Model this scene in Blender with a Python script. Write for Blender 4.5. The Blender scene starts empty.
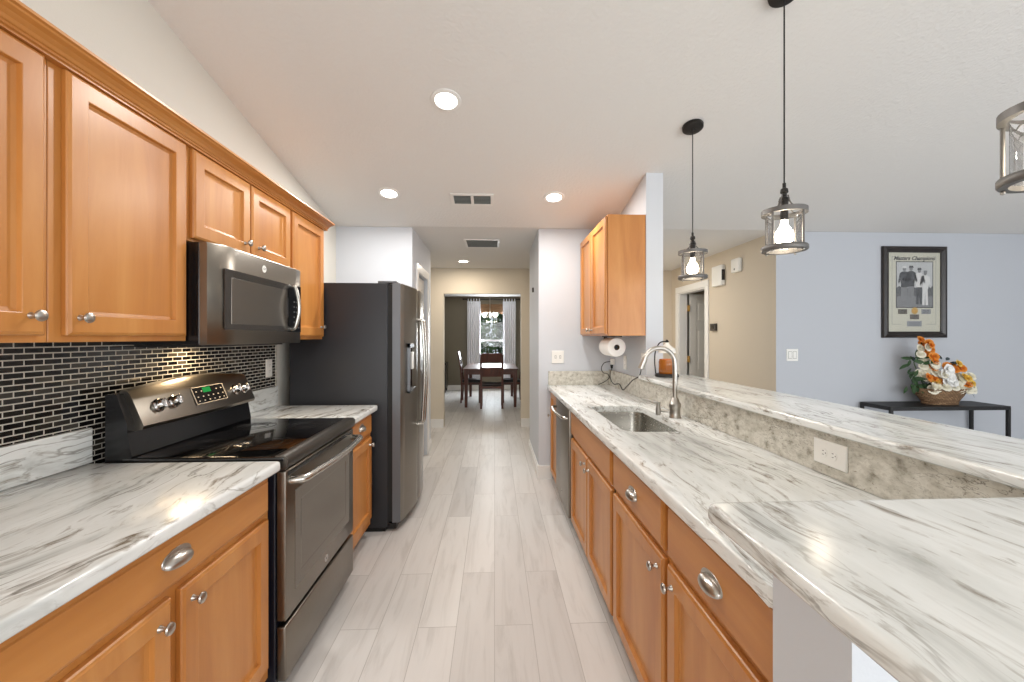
import bpy, bmesh, math, random
from mathutils import Vector, Matrix

PI = math.pi
SC = bpy.context.scene
COL = SC.collection
random.seed(7)

# ------------------------------------------------------------------ camera, world, exposure
cam_d = bpy.data.cameras.new('camera')
cam = bpy.data.objects.new('camera', cam_d)
COL.objects.link(cam)
cam.location = (0, 0, 1.38)
cam.rotation_euler = (PI / 2, 0, math.radians(-2.4))
cam_d.sensor_width = 36
cam_d.lens = 36 * 415 / 1024
cam_d.shift_y = -3.7 / 1024
cam_d.clip_start = 0.02
SC.camera = cam

SC.view_settings.view_transform = 'Standard'
SC.view_settings.look = 'None'
SC.view_settings.gamma = 1
SC.view_settings.use_curve_mapping = False
SC.view_settings.exposure = 0.2

w = bpy.data.worlds.new('world')
SC.world = w
w.use_nodes = True
w.node_tree.nodes['Background'].inputs[0].default_value = (0.86, 0.93, 1.0, 1)
w.node_tree.nodes['Background'].inputs[1].default_value = 0.75

SC.cycles.max_bounces = 10
SC.cycles.diffuse_bounces = 6
SC.cycles.glossy_bounces = 4
SC.cycles.transparent_max_bounces = 12
SC.cycles.sample_clamp_indirect = 6
SC.cycles.use_denoising = True


def area_light(name, loc, rot, sx, sy, power, color=(1, 1, 1), shape='RECTANGLE'):
    d = bpy.data.lights.new(name, 'AREA')
    d.shape = shape
    d.size = sx
    d.size_y = sy
    d.energy = power
    d.color = color
    o = bpy.data.objects.new(name, d)
    COL.objects.link(o)
    o.location = loc
    o.rotation_euler = rot
    return o


# area lamps added as daylight fill, at unseen windows behind and beside the camera
area_light('daylight_fill_rear_slider', (3.6, -3.12, 1.25), (PI / 2, 0, 0), 3.4, 2.1, 90, (0.97, 0.985, 1.0))
area_light('daylight_fill_rear_kitchen', (-0.2, -3.12, 1.55), (PI / 2, 0, 0), 1.9, 1.5, 48, (1.0, 0.985, 0.96))
area_light('daylight_fill_side', (6.52, -1.1, 1.25), (PI / 2, 0, PI / 2), 3.0, 2.1, 48, (0.90, 0.96, 1.0))
area_light('daylight_dining', (-0.08, 10.82, 1.45), (PI / 2, 0, PI), 0.7, 1.2, 60, (0.9, 0.96, 1.0))


# ------------------------------------------------------------------ materials
def new_mat(name):
    m = bpy.data.materials.new(name)
    m.use_nodes = True
    nt = m.node_tree
    b = nt.nodes['Principled BSDF']
    return m, nt, b


def srgb(r, g, b):
    def c(v):
        v /= 255
        return v / 12.92 if v <= .04045 else ((v + .055) / 1.055) ** 2.4
    return (c(r), c(g), c(b), 1)


def plain(name, col, rough=.5, metal=0, bump=0, bscale=60, coat=0, spec=None):
    m, nt, b = new_mat(name)
    b.inputs['Base Color'].default_value = col
    b.inputs['Roughness'].default_value = rough
    b.inputs['Metallic'].default_value = metal
    if coat:
        b.inputs['Coat Weight'].default_value = coat
        b.inputs['Coat Roughness'].default_value = .08
    if spec is not None:
        b.inputs['Specular IOR Level'].default_value = spec
    tc = nt.nodes.new('ShaderNodeTexCoord')
    nz = nt.nodes.new('ShaderNodeTexNoise')
    nz.inputs['Scale'].default_value = bscale
    nz.inputs['Detail'].default_value = 4
    nt.links.new(tc.outputs['Object'], nz.inputs['Vector'])
    if bump:
        bp = nt.nodes.new('ShaderNodeBump')
        bp.inputs['Strength'].default_value = bump
        bp.inputs['Distance'].default_value = .01
        nt.links.new(nz.outputs['Fac'], bp.inputs['Height'])
        nt.links.new(bp.outputs['Normal'], b.inputs['Normal'])
    else:
        mr = nt.nodes.new('ShaderNodeMapRange')
        mr.inputs['To Min'].default_value = max(0, rough - .04)
        mr.inputs['To Max'].default_value = min(1, rough + .04)
        nt.links.new(nz.outputs['Fac'], mr.inputs['Value'])
        nt.links.new(mr.outputs['Result'], b.inputs['Roughness'])
    return m


def emit(name, col, strength):
    m = bpy.data.materials.new(name)
    m.use_nodes = True
    nt = m.node_tree
    nt.nodes.remove(nt.nodes['Principled BSDF'])
    e = nt.nodes.new('ShaderNodeEmission')
    e.inputs[0].default_value = col
    e.inputs[1].default_value = strength
    nt.links.new(e.outputs[0], nt.nodes['Material Output'].inputs['Surface'])
    return m


def thin_glass(name, tint=(1, 1, 1, 1), refl=1.0):
    m = bpy.data.materials.new(name)
    m.use_nodes = True
    nt = m.node_tree
    nt.nodes.remove(nt.nodes['Principled BSDF'])
    t = nt.nodes.new('ShaderNodeBsdfTransparent')
    t.inputs[0].default_value = tint
    g = nt.nodes.new('ShaderNodeBsdfGlossy')
    g.inputs['Roughness'].default_value = .03
    fr = nt.nodes.new('ShaderNodeFresnel')
    fr.inputs[0].default_value = 1.45
    mu = nt.nodes.new('ShaderNodeMath')
    mu.operation = 'MULTIPLY'
    mu.inputs[1].default_value = refl
    mx = nt.nodes.new('ShaderNodeMixShader')
    nt.links.new(fr.outputs[0], mu.inputs[0])
    nt.links.new(mu.outputs[0], mx.inputs[0])
    nt.links.new(t.outputs[0], mx.inputs[1])
    nt.links.new(g.outputs[0], mx.inputs[2])
    nt.links.new(mx.outputs[0], nt.nodes['Material Output'].inputs['Surface'])
    return m


def ramp(nt, stops):
    r = nt.nodes.new('ShaderNodeValToRGB')
    e = r.color_ramp.elements
    while len(e) < len(stops):
        e.new(.5)
    for k, (p, c) in enumerate(stops):
        e[k].position = p
        e[k].color = c
    return r


def wood(name, c0, c1, c2, scale, rough=.4, coat=.3, bump=.04):
    m, nt, b = new_mat(name)
    tc = nt.nodes.new('ShaderNodeTexCoord')
    mp = nt.nodes.new('ShaderNodeMapping')
    mp.inputs['Scale'].default_value = scale
    nt.links.new(tc.outputs['Object'], mp.inputs['Vector'])
    n1 = nt.nodes.new('ShaderNodeTexNoise')
    n1.inputs['Scale'].default_value = 1
    n1.inputs['Detail'].default_value = 6
    n1.inputs['Roughness'].default_value = .6
    n1.inputs['Distortion'].default_value = .6
    nt.links.new(mp.outputs[0], n1.inputs['Vector'])
    r = ramp(nt, [(.25, c0), (.5, c1), (.78, c2)])
    nt.links.new(n1.outputs['Fac'], r.inputs[0])
    nt.links.new(r.outputs[0], b.inputs['Base Color'])
    b.inputs['Roughness'].default_value = rough
    b.inputs['Coat Weight'].default_value = coat
    b.inputs['Coat Roughness'].default_value = .28
    bp = nt.nodes.new('ShaderNodeBump')
    bp.inputs['Strength'].default_value = bump
    bp.inputs['Distance'].default_value = .004
    nt.links.new(n1.outputs['Fac'], bp.inputs['Height'])
    nt.links.new(bp.outputs[0], b.inputs['Normal'])
    return m


def granite(name, ang, face=False, scale=(7, 1.0, 7)):
    m, nt, b = new_mat(name)
    L = nt.links.new
    tc = nt.nodes.new('ShaderNodeTexCoord')
    mp = nt.nodes.new('ShaderNodeMapping')
    mp.inputs['Rotation'].default_value = (0, 0, ang)
    mp.inputs['Scale'].default_value = scale if not face else (34, 26, 40)
    L(tc.outputs['Object'], mp.inputs['Vector'])
    # warp
    nw = nt.nodes.new('ShaderNodeTexNoise')
    nw.inputs['Scale'].default_value = 1.3
    nw.inputs['Detail'].default_value = 3
    L(tc.outputs['Object'], nw.inputs['Vector'])
    mixv = nt.nodes.new('ShaderNodeVectorMath')
    mixv.operation = 'MULTIPLY_ADD'
    mixv.inputs[1].default_value = (3.2, .9, 3.2)
    L(nw.outputs['Color'], mixv.inputs[0])
    L(mp.outputs[0], mixv.inputs[2])
    # broad grey bands
    n1 = nt.nodes.new('ShaderNodeTexNoise')
    n1.inputs['Scale'].default_value = .8
    n1.inputs['Detail'].default_value = 6
    n1.inputs['Roughness'].default_value = .6
    L(mixv.outputs[0], n1.inputs['Vector'])
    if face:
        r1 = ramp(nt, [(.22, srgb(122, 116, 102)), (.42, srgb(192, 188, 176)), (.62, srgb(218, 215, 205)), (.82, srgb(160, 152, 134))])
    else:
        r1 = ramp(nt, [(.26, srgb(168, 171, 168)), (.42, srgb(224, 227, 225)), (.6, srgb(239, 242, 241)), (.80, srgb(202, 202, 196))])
    L(n1.outputs['Fac'], r1.inputs[0])
    # fine veins
    n2 = nt.nodes.new('ShaderNodeTexNoise')
    n2.inputs['Scale'].default_value = 2.6
    n2.inputs['Detail'].default_value = 8
    n2.inputs['Roughness'].default_value = .68
    n2.inputs['Distortion'].default_value = .5
    L(mixv.outputs[0], n2.inputs['Vector'])
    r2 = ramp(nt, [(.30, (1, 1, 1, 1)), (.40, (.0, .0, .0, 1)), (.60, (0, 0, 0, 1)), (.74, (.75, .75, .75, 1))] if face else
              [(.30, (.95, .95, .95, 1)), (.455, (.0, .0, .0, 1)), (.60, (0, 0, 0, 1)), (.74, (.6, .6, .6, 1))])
    L(n2.outputs['Fac'], r2.inputs[0])
    mx = nt.nodes.new('ShaderNodeMix')
    mx.data_type = 'RGBA'
    L(r2.outputs[0], mx.inputs[0])
    L(r1.outputs[0], mx.inputs[6])
    mx.inputs[7].default_value = srgb(112, 98, 76)
    # long thin dark streaks
    n3 = nt.nodes.new('ShaderNodeTexNoise')
    n3.inputs['Scale'].default_value = 1.1
    n3.inputs['Detail'].default_value = 5
    n3.inputs['Roughness'].default_value = .5
    mp3 = nt.nodes.new('ShaderNodeVectorMath')
    mp3.operation = 'MULTIPLY_ADD'
    mp3.inputs[1].default_value = (1.6, .75, 1.6)
    mp3.inputs[2].default_value = (3.7, 9.1, 1.3)
    L(mixv.outputs[0], mp3.inputs[0])
    L(mp3.outputs[0], n3.inputs['Vector'])
    r3 = ramp(nt, [(.478, (0, 0, 0, 1)), (.496, (.75, .75, .75, 1)), (.503, (.75, .75, .75, 1)), (.522, (0, 0, 0, 1))])
    L(n3.outputs['Fac'], r3.inputs[0])
    nm = nt.nodes.new('ShaderNodeMath')
    nm.operation = 'MULTIPLY'
    L(r3.outputs[0], nm.inputs[0])
    n4 = nt.nodes.new('ShaderNodeTexNoise')
    n4.inputs['Scale'].default_value = 2.2
    n4.inputs['Detail'].default_value = 2
    L(tc.outputs['Object'], n4.inputs['Vector'])
    r4 = ramp(nt, [(.42, (0, 0, 0, 1)), (.62, (1, 1, 1, 1))])
    L(n4.outputs['Fac'], r4.inputs[0])
    L(r4.outputs[0], nm.inputs[1])
    mx2 = nt.nodes.new('ShaderNodeMix')
    mx2.data_type = 'RGBA'
    L(nm.outputs[0], mx2.inputs[0])
    L(mx.outputs[2], mx2.inputs[6])
    mx2.inputs[7].default_value = srgb(92, 84, 70)
    L(mx2.outputs[2], b.inputs['Base Color'])
    b.inputs['Roughness'].default_value = .2
    b.inputs['Coat Weight'].default_value = .1
    b.inputs['Coat Roughness'].default_value = .1
    return m


def brick_mat(name, swap, bw, rh, mortar, cols, cm, rough, offset=.5, grain=None, var=1.0, bump=.3):
    """swap: which object axes become the brick texture's x (length) and y (rows)."""
    m, nt, b = new_mat(name)
    L = nt.links.new
    tc = nt.nodes.new('ShaderNodeTexCoord')
    sp = nt.nodes.new('ShaderNodeSeparateXYZ')
    cb = nt.nodes.new('ShaderNodeCombineXYZ')
    L(tc.outputs['Object'], sp.inputs[0])
    L(sp.outputs[swap[0]], cb.inputs[0])
    L(sp.outputs[swap[1]], cb.inputs[1])
    br = nt.nodes.new('ShaderNodeTexBrick')
    br.offset = offset
    br.inputs['Scale'].default_value = 1
    br.inputs['Brick Width'].default_value = bw
    br.inputs['Row Height'].default_value = rh
    br.inputs['Mortar Size'].default_value = mortar
    br.inputs['Mortar Smooth'].default_value = .1
    br.inputs['Color1'].default_value = (0, 0, 0, 1)
    br.inputs['Color2'].default_value = (1, 1, 1, 1)
    br.inputs['Mortar'].default_value = (0, 0, 0, 1)
    L(cb.outputs[0], br.inputs['Vector'])
    rp = ramp(nt, cols)
    L(br.outputs['Color'], rp.inputs[0])
    col = rp.outputs[0]
    if grain:
        mp = nt.nodes.new('ShaderNodeMapping')
        mp.inputs['Scale'].default_value = grain
        # shift the grain plank by plank
        va = nt.nodes.new('ShaderNodeVectorMath')
        va.operation = 'MULTIPLY_ADD'
        va.inputs[1].default_value = (3.1, 7.7, 0)
        L(br.outputs['Color'], va.inputs[0])
        L(tc.outputs['Object'], va.inputs[2])
        L(va.outputs[0], mp.inputs['Vector'])
        nz = nt.nodes.new('ShaderNodeTexNoise')
        nz.inputs['Scale'].default_value = 1
        nz.inputs['Detail'].default_value = 7
        nz.inputs['Roughness'].default_value = .62
        nz.inputs['Distortion'].default_value = .8
        L(mp.outputs[0], nz.inputs['Vector'])
        r2 = ramp(nt, [(.28, (.66, .64, .62, 1)), (.5, (.94, .935, .93, 1)), (.75, (1.0, 1.0, 1.0, 1))])
        L(nz.outputs['Fac'], r2.inputs[0])
        mm = nt.nodes.new('ShaderNodeMix')
        mm.data_type = 'RGBA'
        mm.blend_type = 'MULTIPLY'
        mm.inputs[0].default_value = var
        L(col, mm.inputs[6])
        L(r2.outputs[0], mm.inputs[7])
        col = mm.outputs[2]
    mx = nt.nodes.new('ShaderNodeMix')
    mx.data_type = 'RGBA'
    L(br.outputs['Fac'], mx.inputs[0])
    L(col, mx.inputs[6])
    mx.inputs[7].default_value = cm
    L(mx.outputs[2], b.inputs['Base Color'])
    mr = nt.nodes.new('ShaderNodeMapRange')
    mr.inputs['To Min'].default_value = rough
    mr.inputs['To Max'].default_value = .8
    L(br.outputs['Fac'], mr.inputs['Value'])
    L(mr.outputs[0], b.inputs['Roughness'])
    bp = nt.nodes.new('ShaderNodeBump')
    bp.invert = True
    bp.inputs['Strength'].default_value = bump
    bp.inputs['Distance'].default_value = .002
    L(br.outputs['Fac'], bp.inputs['Height'])
    L(bp.outputs[0], b.inputs['Normal'])
    return m


M = {}
M['wood'] = wood('honey_maple_wood', srgb(172, 106, 44), srgb(190, 125, 58), srgb(204, 143, 76), (9, 9, 1.2))
M['wood_h'] = wood('honey_maple_wood_flat_grain', srgb(172, 106, 44), srgb(190, 125, 58), srgb(204, 143, 76), (9, 1.2, 9))
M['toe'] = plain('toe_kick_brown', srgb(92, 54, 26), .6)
M['granite'] = granite('streaked_granite', math.radians(10), False, (13, 1.7, 13))
M['granite_l'] = granite('streaked_granite_steep', math.radians(-12), False, (9, 1.2, 9))
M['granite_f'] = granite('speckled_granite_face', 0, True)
M['floor'] = brick_mat('grey_plank_floor', (1, 0), 1.22, .182, .0016,
                       [(0, srgb(203, 200, 197)), (.5, srgb(214, 211, 208)), (1, srgb(221, 219, 216))],
                       srgb(176, 172, 168), .38, offset=.37, grain=(18, 1.8, 1), var=.62, bump=.15)
M['tile'] = brick_mat('black_mosaic_tile', (1, 2), .0585, .0196, .0021,
                      [(0, srgb(12, 12, 13)), (.6, srgb(24, 23, 22)), (.85, srgb(48, 45, 40)), (1, srgb(74, 70, 62))],
                      srgb(188, 184, 174), .12, offset=.5)
M['wall'] = plain('pale_grey_wall_paint', srgb(205, 209, 215), .75, bump=.05, bscale=180)
M['wall_cool'] = plain('grey_wall_daylight_tint', srgb(190, 194, 201), .7, bump=.05, bscale=180)  # grey paint with daylight's blue cast mixed into the colour
M['wall_left'] = plain('warm_white_wall_paint', srgb(216, 213, 204), .75, bump=.05, bscale=180)
M['wall_warm'] = plain('cream_wall_lamp_tint', srgb(212, 202, 184), .75, bump=.05, bscale=180)  # cream paint, its colour warmed to carry the hall lamp's light
M['wall_beige'] = plain('beige_wall_lamp_tint', srgb(204, 192, 174), .75, bump=.05, bscale=180)  # beige paint with warm lamplight put into its colour
M['wall_dark'] = plain('taupe_wall_paint', srgb(122, 114, 98), .8, bump=.05, bscale=180)
M['ceiling'] = plain('white_textured_ceiling', srgb(224, 222, 219), .85, bump=.35, bscale=55)
M['white'] = plain('white_trim_paint', srgb(232, 231, 228), .35)
M['door_white'] = plain('white_door_paint', srgb(226, 223, 216), .4)
M['plastic'] = plain('white_plastic', srgb(236, 235, 230), .3)
M['slot'] = plain('dark_slot', srgb(60, 58, 54), .5)
M['slate'] = plain('slate_stainless', srgb(134, 128, 119), .3, metal=1)
M['slate_d'] = plain('slate_stainless_dark', srgb(96, 92, 87), .32, metal=1)
M['steel'] = plain('brushed_stainless', srgb(190, 188, 182), .26, metal=1)
M['nickel'] = plain('satin_nickel', srgb(188, 184, 178), .3, metal=1)
M['chrome'] = plain('chrome', srgb(200, 198, 196), .2, metal=1)
M['brass'] = plain('brass', srgb(196, 156, 84), .3, metal=1)
M['black'] = plain('black_enamel', srgb(18, 18, 20), .22)
M['black_m'] = plain('black_matte_metal', srgb(24, 23, 23), .5)
M['rubber'] = plain('black_rubber', srgb(20, 20, 20), .6)
M['fridge_side'] = plain('charcoal_fridge_side', srgb(36, 37, 42), .42, bump=.08, bscale=400)
M['fridge_trim'] = plain('fridge_door_edge_grey', srgb(118, 121, 126), .35, metal=.6)
M['navy'] = plain('range_side_black', srgb(24, 26, 36), .3)
M['bglass'] = plain('black_glass', srgb(8, 8, 9), .04, coat=.5)
M['mdark'] = plain('microwave_window_border', srgb(74, 70, 66), .2, metal=.7)
M['oglass'] = plain('oven_window_glass', srgb(118, 112, 104), .16, metal=.85)
M['mglass'] = plain('microwave_window_glass', srgb(112, 106, 98), .22, metal=.8)
M['display'] = plain('display_black', srgb(20, 19, 18), .2)
M['green'] = emit('green_display_glow', (.05, .55, .12, 1), .5)
M['key'] = plain('key_print', srgb(190, 180, 165), .5)
M['burner'] = plain('burner_ring_print', srgb(46, 43, 42), .2)
M['pend'] = plain('weathered_grey_metal', srgb(108, 106, 104), .45, metal=.6)
M['pend_d'] = plain('dark_bronze_metal', srgb(40, 37, 35), .45, metal=.5)
M['lampglass'] = thin_glass('clear_lamp_glass', (.98, .98, .98, 1), .8)
M['winglass'] = thin_glass('window_glass', (.96, .98, .98, 1), .7)
M['picglass'] = thin_glass('picture_glazing', (.99, .99, .99, 1), .25)
M['bulb'] = emit('glowing_bulb', (1, .86, .66, 1), 26)
M['canlens'] = emit('glowing_downlight_lens', (1, .96, .9, 1), 12)
M['vent'] = plain('vent_white_enamel', srgb(226, 224, 220), .4)
M['louvre'] = plain('grey_louvre_enamel', srgb(150, 153, 150), .5)
M['vent_d'] = plain('vent_dark_duct', srgb(88, 94, 92), .7)
M['paper'] = plain('white_paper', srgb(244, 243, 240), .9, bump=.2, bscale=220)
M['card'] = plain('cardboard_core', srgb(120, 92, 66), .9)
M['darkwood'] = wood('dark_cherry_wood', srgb(56, 24, 14), srgb(80, 36, 21), srgb(100, 48, 28), (14, 14, 2), .4, .15)
M['espresso'] = wood('espresso_wood', srgb(26, 20, 17), srgb(36, 28, 23), srgb(46, 37, 30), (14, 14, 2), .35, .3)
M['leather'] = plain('black_leatherette', srgb(26, 24, 24), .35)
M['sheer'] = plain('white_curtain_fabric', srgb(226, 226, 232), .9)
M['shade'] = brick_mat('woven_bamboo_shade', (0, 2), .4, .012, .0015, [(0, srgb(120, 88, 58)), (1, srgb(158, 120, 82))], srgb(80, 56, 36), .7)
M['frame'] = wood('dark_picture_frame_wood', srgb(18, 13, 11), srgb(27, 19, 16), srgb(42, 29, 23), (20, 20, 20), .35, .2)
M['mat'] = plain('cream_mat_board', srgb(208, 206, 188), .8)
M['ink'] = plain('black_ink', srgb(26, 25, 24), .7)
M['photo_sky'] = plain('photo_light_grey', srgb(196, 198, 198), .5)
M['photo_mid'] = plain('photo_mid_grey', srgb(124, 125, 126), .5)
M['photo_dark'] = plain('photo_dark_grey', srgb(44, 45, 47), .5)
M['photo_tree'] = plain('photo_tree_grey', srgb(78, 79, 80), .5)
M['photo_white'] = plain('photo_white', srgb(222, 222, 220), .5)
M['plaque'] = plain('plaque_bronze', srgb(104, 96, 82), .4, metal=.5)
M['plaque_s'] = plain('plaque_silver', srgb(150, 152, 154), .4, metal=.5)
M['gold'] = plain('gold_seal', srgb(206, 160, 60), .4, metal=.3)
M['basket'] = brick_mat('woven_wicker', (0, 2), .03, .012, .002, [(0, srgb(122, 92, 64)), (1, srgb(170, 136, 100))], srgb(84, 60, 40), .7, bump=.8)
M['petal_o'] = plain('orange_petal', srgb(230, 148, 56), .6)
M['petal_w'] = plain('cream_petal', srgb(244, 240, 224), .6)
M['petal_y'] = plain('yellow_petal', srgb(232, 196, 92), .6)
M['petal_b'] = plain('white_petal', srgb(240, 240, 238), .6)
M['leaf'] = plain('green_leaf', srgb(52, 84, 46), .5)
M['leaf_d'] = plain('dark_blue_green_leaf', srgb(46, 62, 66), .5)
M['wax'] = plain('amber_candle_jar', srgb(160, 92, 28), .15, coat=.5)
M['wax_top'] = plain('red_orange_wax', srgb(214, 88, 50), .4)
M['lampshade'] = plain('white_lamp_shade', srgb(240, 236, 228), .5)
M['warm_glow'] = emit('warmer_bulb_glow', (1, .8, .55, 1), 14)
M['foliage'] = plain('shrub_leaf', srgb(84, 112, 70), .9, spec=.1)
M['foliage2'] = plain('shrub_leaf_dark', srgb(52, 78, 50), .9, spec=.1)
M['bark'] = plain('bark', srgb(86, 66, 48), .9)
M['soil'] = plain('lawn_ground', srgb(92, 112, 66), .95)
M['thermo'] = plain('dark_bronze_plastic', srgb(64, 58, 52), .35)
M['crystal'] = emit('chandelier_globe_glow', (1, .88, .7, 1), 170)


# ------------------------------------------------------------------ mesh helpers (world coordinates)
def box(bm, x0, x1, y0, y1, z0, z1, bev=0, seg=2):
    t = bmesh.new()
    bmesh.ops.create_cube(t, size=1)
    sx, sy, sz = abs(x1 - x0), abs(y1 - y0), abs(z1 - z0)
    for v in t.verts:
        v.co = Vector(((x0 + x1) / 2 + v.co.x * sx, (y0 + y1) / 2 + v.co.y * sy, (z0 + z1) / 2 + v.co.z * sz))
    if bev:
        bmesh.ops.bevel(t, geom=t.edges[:], offset=min(bev, min(sx, sy, sz) * .49), segments=seg, profile=.5, affect='EDGES')
    merge(bm, t)
    return bm


def merge(bm, t):
    me = bpy.data.meshes.new('tmp')
    t.to_mesh(me)
    t.free()
    bm.from_mesh(me)
    bpy.data.meshes.remove(me)


def frame_of(d):
    d = d.normalized()
    up = Vector((0, 0, 1)) if abs(d.z) < .9 else Vector((1, 0, 0))
    a = d.cross(up).normalized()
    return a, d.cross(a).normalized()


def lathe(bm, prof, org, axis=(0, 0, 1), seg=24, sx=1, sy=1):
    """prof: list of (radius, height along axis)."""
    org, ax = Vector(org), Vector(axis).normalized()
    if abs(ax.z) > .999:
        a, b = Vector((1, 0, 0)), Vector((0, 1, 0))
        if ax.z < 0:
            b = -b
    else:
        a, b = frame_of(ax)
    rings = []
    for r, hgt in prof:
        if r < 1e-6:
            rings.append([bm.verts.new(org + ax * hgt)])
        else:
            rings.append([bm.verts.new(org + ax * hgt + a * (r * sx * math.cos(2 * PI * k / seg)) + b * (r * sy * math.sin(2 * PI * k / seg))) for k in range(seg)])
    for p, q in zip(rings, rings[1:]):
        for k in range(seg):
            k2 = (k + 1) % seg
            if len(p) == 1 and len(q) == 1:
                continue
            if len(p) == 1:
                bm.faces.new((p[0], q[k], q[k2]))
            elif len(q) == 1:
                bm.faces.new((p[k], p[k2], q[0]))
            else:
                bm.faces.new((p[k], p[k2], q[k2], q[k]))
    return bm


def cyl(bm, p0, p1, r0, r1=None, seg=20):
    p0, p1 = Vector(p0), Vector(p1)
    r1 = r0 if r1 is None else r1
    return lathe(bm, [(0, 0), (r0, 0), (r1, (p1 - p0).length), (0, (p1 - p0).length)], p0, p1 - p0, seg)


def ringband(bm, org, axis, r0, r1, hgt, seg=40):
    return lathe(bm, [(r0, 0), (r1, 0), (r1, hgt), (r0, hgt), (r0, 0)], org, axis, seg)


def tube(bm, pts, r, seg=10, smooth=4, cap=True):
    P = [Vector(p) for p in pts]
    if smooth and len(P) > 2:
        Q = []
        for i in range(len(P) - 1):
            p0, p1, p2, p3 = P[max(i - 1, 0)], P[i], P[i + 1], P[min(i + 2, len(P) - 1)]
            for s in range(smooth):
                t = s / smooth
                Q.append(.5 * ((2 * p1) + (p2 - p0) * t + (2 * p0 - 5 * p1 + 4 * p2 - p3) * t * t + (3 * p1 - p0 - 3 * p2 + p3) * t ** 3))
        Q.append(P[-1])
        P = Q
    rad = r if callable(r) else (lambda t: r)
    d0 = (P[1] - P[0]).normalized()
    a, b = frame_of(d0)
    rings = []
    prev = d0
    for i, p in enumerate(P):
        d = (P[min(i + 1, len(P) - 1)] - P[max(i - 1, 0)]).normalized()
        rot = prev.rotation_difference(d)
        a = rot @ a
        b = rot @ b
        prev = d
        rr = rad(i / (len(P) - 1))
        rings.append([bm.verts.new(p + a * (rr * math.cos(2 * PI * k / seg)) + b * (rr * math.sin(2 * PI * k / seg))) for k in range(seg)])
    for p, q in zip(rings, rings[1:]):
        for k in range(seg):
            bm.faces.new((p[k], p[(k + 1) % seg], q[(k + 1) % seg], q[k]))
    if cap:
        bm.faces.new(rings[0][::-1])
        bm.faces.new(rings[-1])
    return bm


def ball(bm, c, r, sx=1, sy=1, sz=1, sub=2):
    t = bmesh.new()
    bmesh.ops.create_icosphere(t, subdivisions=sub, radius=r)
    for v in t.verts:
        v.co = Vector((c[0] + v.co.x * sx, c[1] + v.co.y * sy, c[2] + v.co.z * sz))
    merge(bm, t)
    return bm


def prism(bm, poly, axis, a0, a1):
    """extrude a polygon along an axis; poly gives the other two coordinates in x,y,z order."""
    def pt(p, a):
        if axis == 'x':
            return (a, p[0], p[1])
        if axis == 'y':
            return (p[0], a, p[1])
        return (p[0], p[1], a)
    A = [bm.verts.new(pt(p, a0)) for p in poly]
    B = [bm.verts.new(pt(p, a1)) for p in poly]
    n = len(poly)
    bm.faces.new(A)
    bm.faces.new(B[::-1])
    for k in range(n):
        bm.faces.new((A[k], B[k], B[(k + 1) % n], A[(k + 1) % n]))
    return bm


def rect_rings(bm, x, s, y0, y1, z0, z1, rings):
    """nested rectangles facing s along x: rings of (inset, distance in front of x)."""
    R = []
    for ins, d in rings:
        R.append([bm.verts.new((x + s * d, yy, zz)) for yy, zz in ((y0 + ins, z0 + ins), (y1 - ins, z0 + ins), (y1 - ins, z1 - ins), (y0 + ins, z1 - ins))])
    for p, q in zip(R, R[1:]):
        for k in range(4):
            bm.faces.new((p[k], p[(k + 1) % 4], q[(k + 1) % 4], q[k]))
    bm.faces.new(R[0][::-1])
    bm.faces.new(R[-1])
    return bm


def obj(name, bm, mat, parent=None, smooth=None):
    bmesh.ops.recalc_face_normals(bm, faces=bm.faces[:])
    me = bpy.data.meshes.new(name)
    bm.to_mesh(me)
    bm.free()
    me.materials.append(M[mat] if isinstance(mat, str) else mat)
    if smooth:
        for p in me.polygons:
            p.use_smooth = True
        try:
            me.set_sharp_from_angle(angle=math.radians(smooth))
        except Exception:
            pass
    o = bpy.data.objects.new(name, me)
    COL.objects.link(o)
    if parent is not None:
        r = parent
        while r.parent is not None:
            r = r.parent
        me.transform(Matrix.Translation(-r.location))
        o.parent = parent
    return o


def tag(o, label, cat, group=None, kind=None):
    o['label'] = label
    o['category'] = cat
    if group:
        o['group'] = group
    if kind:
        o['kind'] = kind
    return o


def thing(name, label, cat, loc, group=None):
    o = bpy.data.objects.new(name, None)
    o.empty_display_size = .05
    COL.objects.link(o)
    o.location = loc
    return tag(o, label, cat, group)


def single(name, bm, mat, label, cat, group=None, kind=None, smooth=None, origin=None):
    o = obj(name, bm, mat, None, smooth)
    if origin is None:
        bb = [Vector(c) for c in o.bound_box]
        origin = sum(bb, Vector()) / 8
        origin.z = min(c.z for c in bb)
    o.data.transform(Matrix.Translation(-Vector(origin)))
    o.location = origin
    return tag(o, label, cat, group, kind)


def struct(name, bm, mat, label, cat):
    o = obj(name, bm, mat)
    tag(o, label, cat, kind='structure')
    return o


def copy_tree(o, parent=None, off=(0, 0, 0)):
    c = o.copy()
    COL.objects.link(c)
    if parent is not None:
        c.parent = parent
    else:
        c.location = o.location + Vector(off)
    for ch in list(o.children):
        copy_tree(ch, c)
    return c


def text_obj(name, s, size, mat, parent, mtx, shear=0, extrude=.0005, bold=0):
    cu = bpy.data.curves.new(name, 'FONT')
    cu.body = s
    cu.size = size
    cu.shear = shear
    cu.extrude = extrude
    cu.offset = bold
    cu.align_x = 'CENTER'
    cu.align_y = 'CENTER'
    t = bpy.data.objects.new('tmp_text', cu)
    COL.objects.link(t)
    dg = bpy.context.evaluated_depsgraph_get()
    me = bpy.data.meshes.new_from_object(t.evaluated_get(dg))
    bpy.data.objects.remove(t)
    me.transform(mtx)
    bm = bmesh.new()
    bm.from_mesh(me)
    bpy.data.meshes.remove(me)
    return obj(name, bm, mat, parent)


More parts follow.
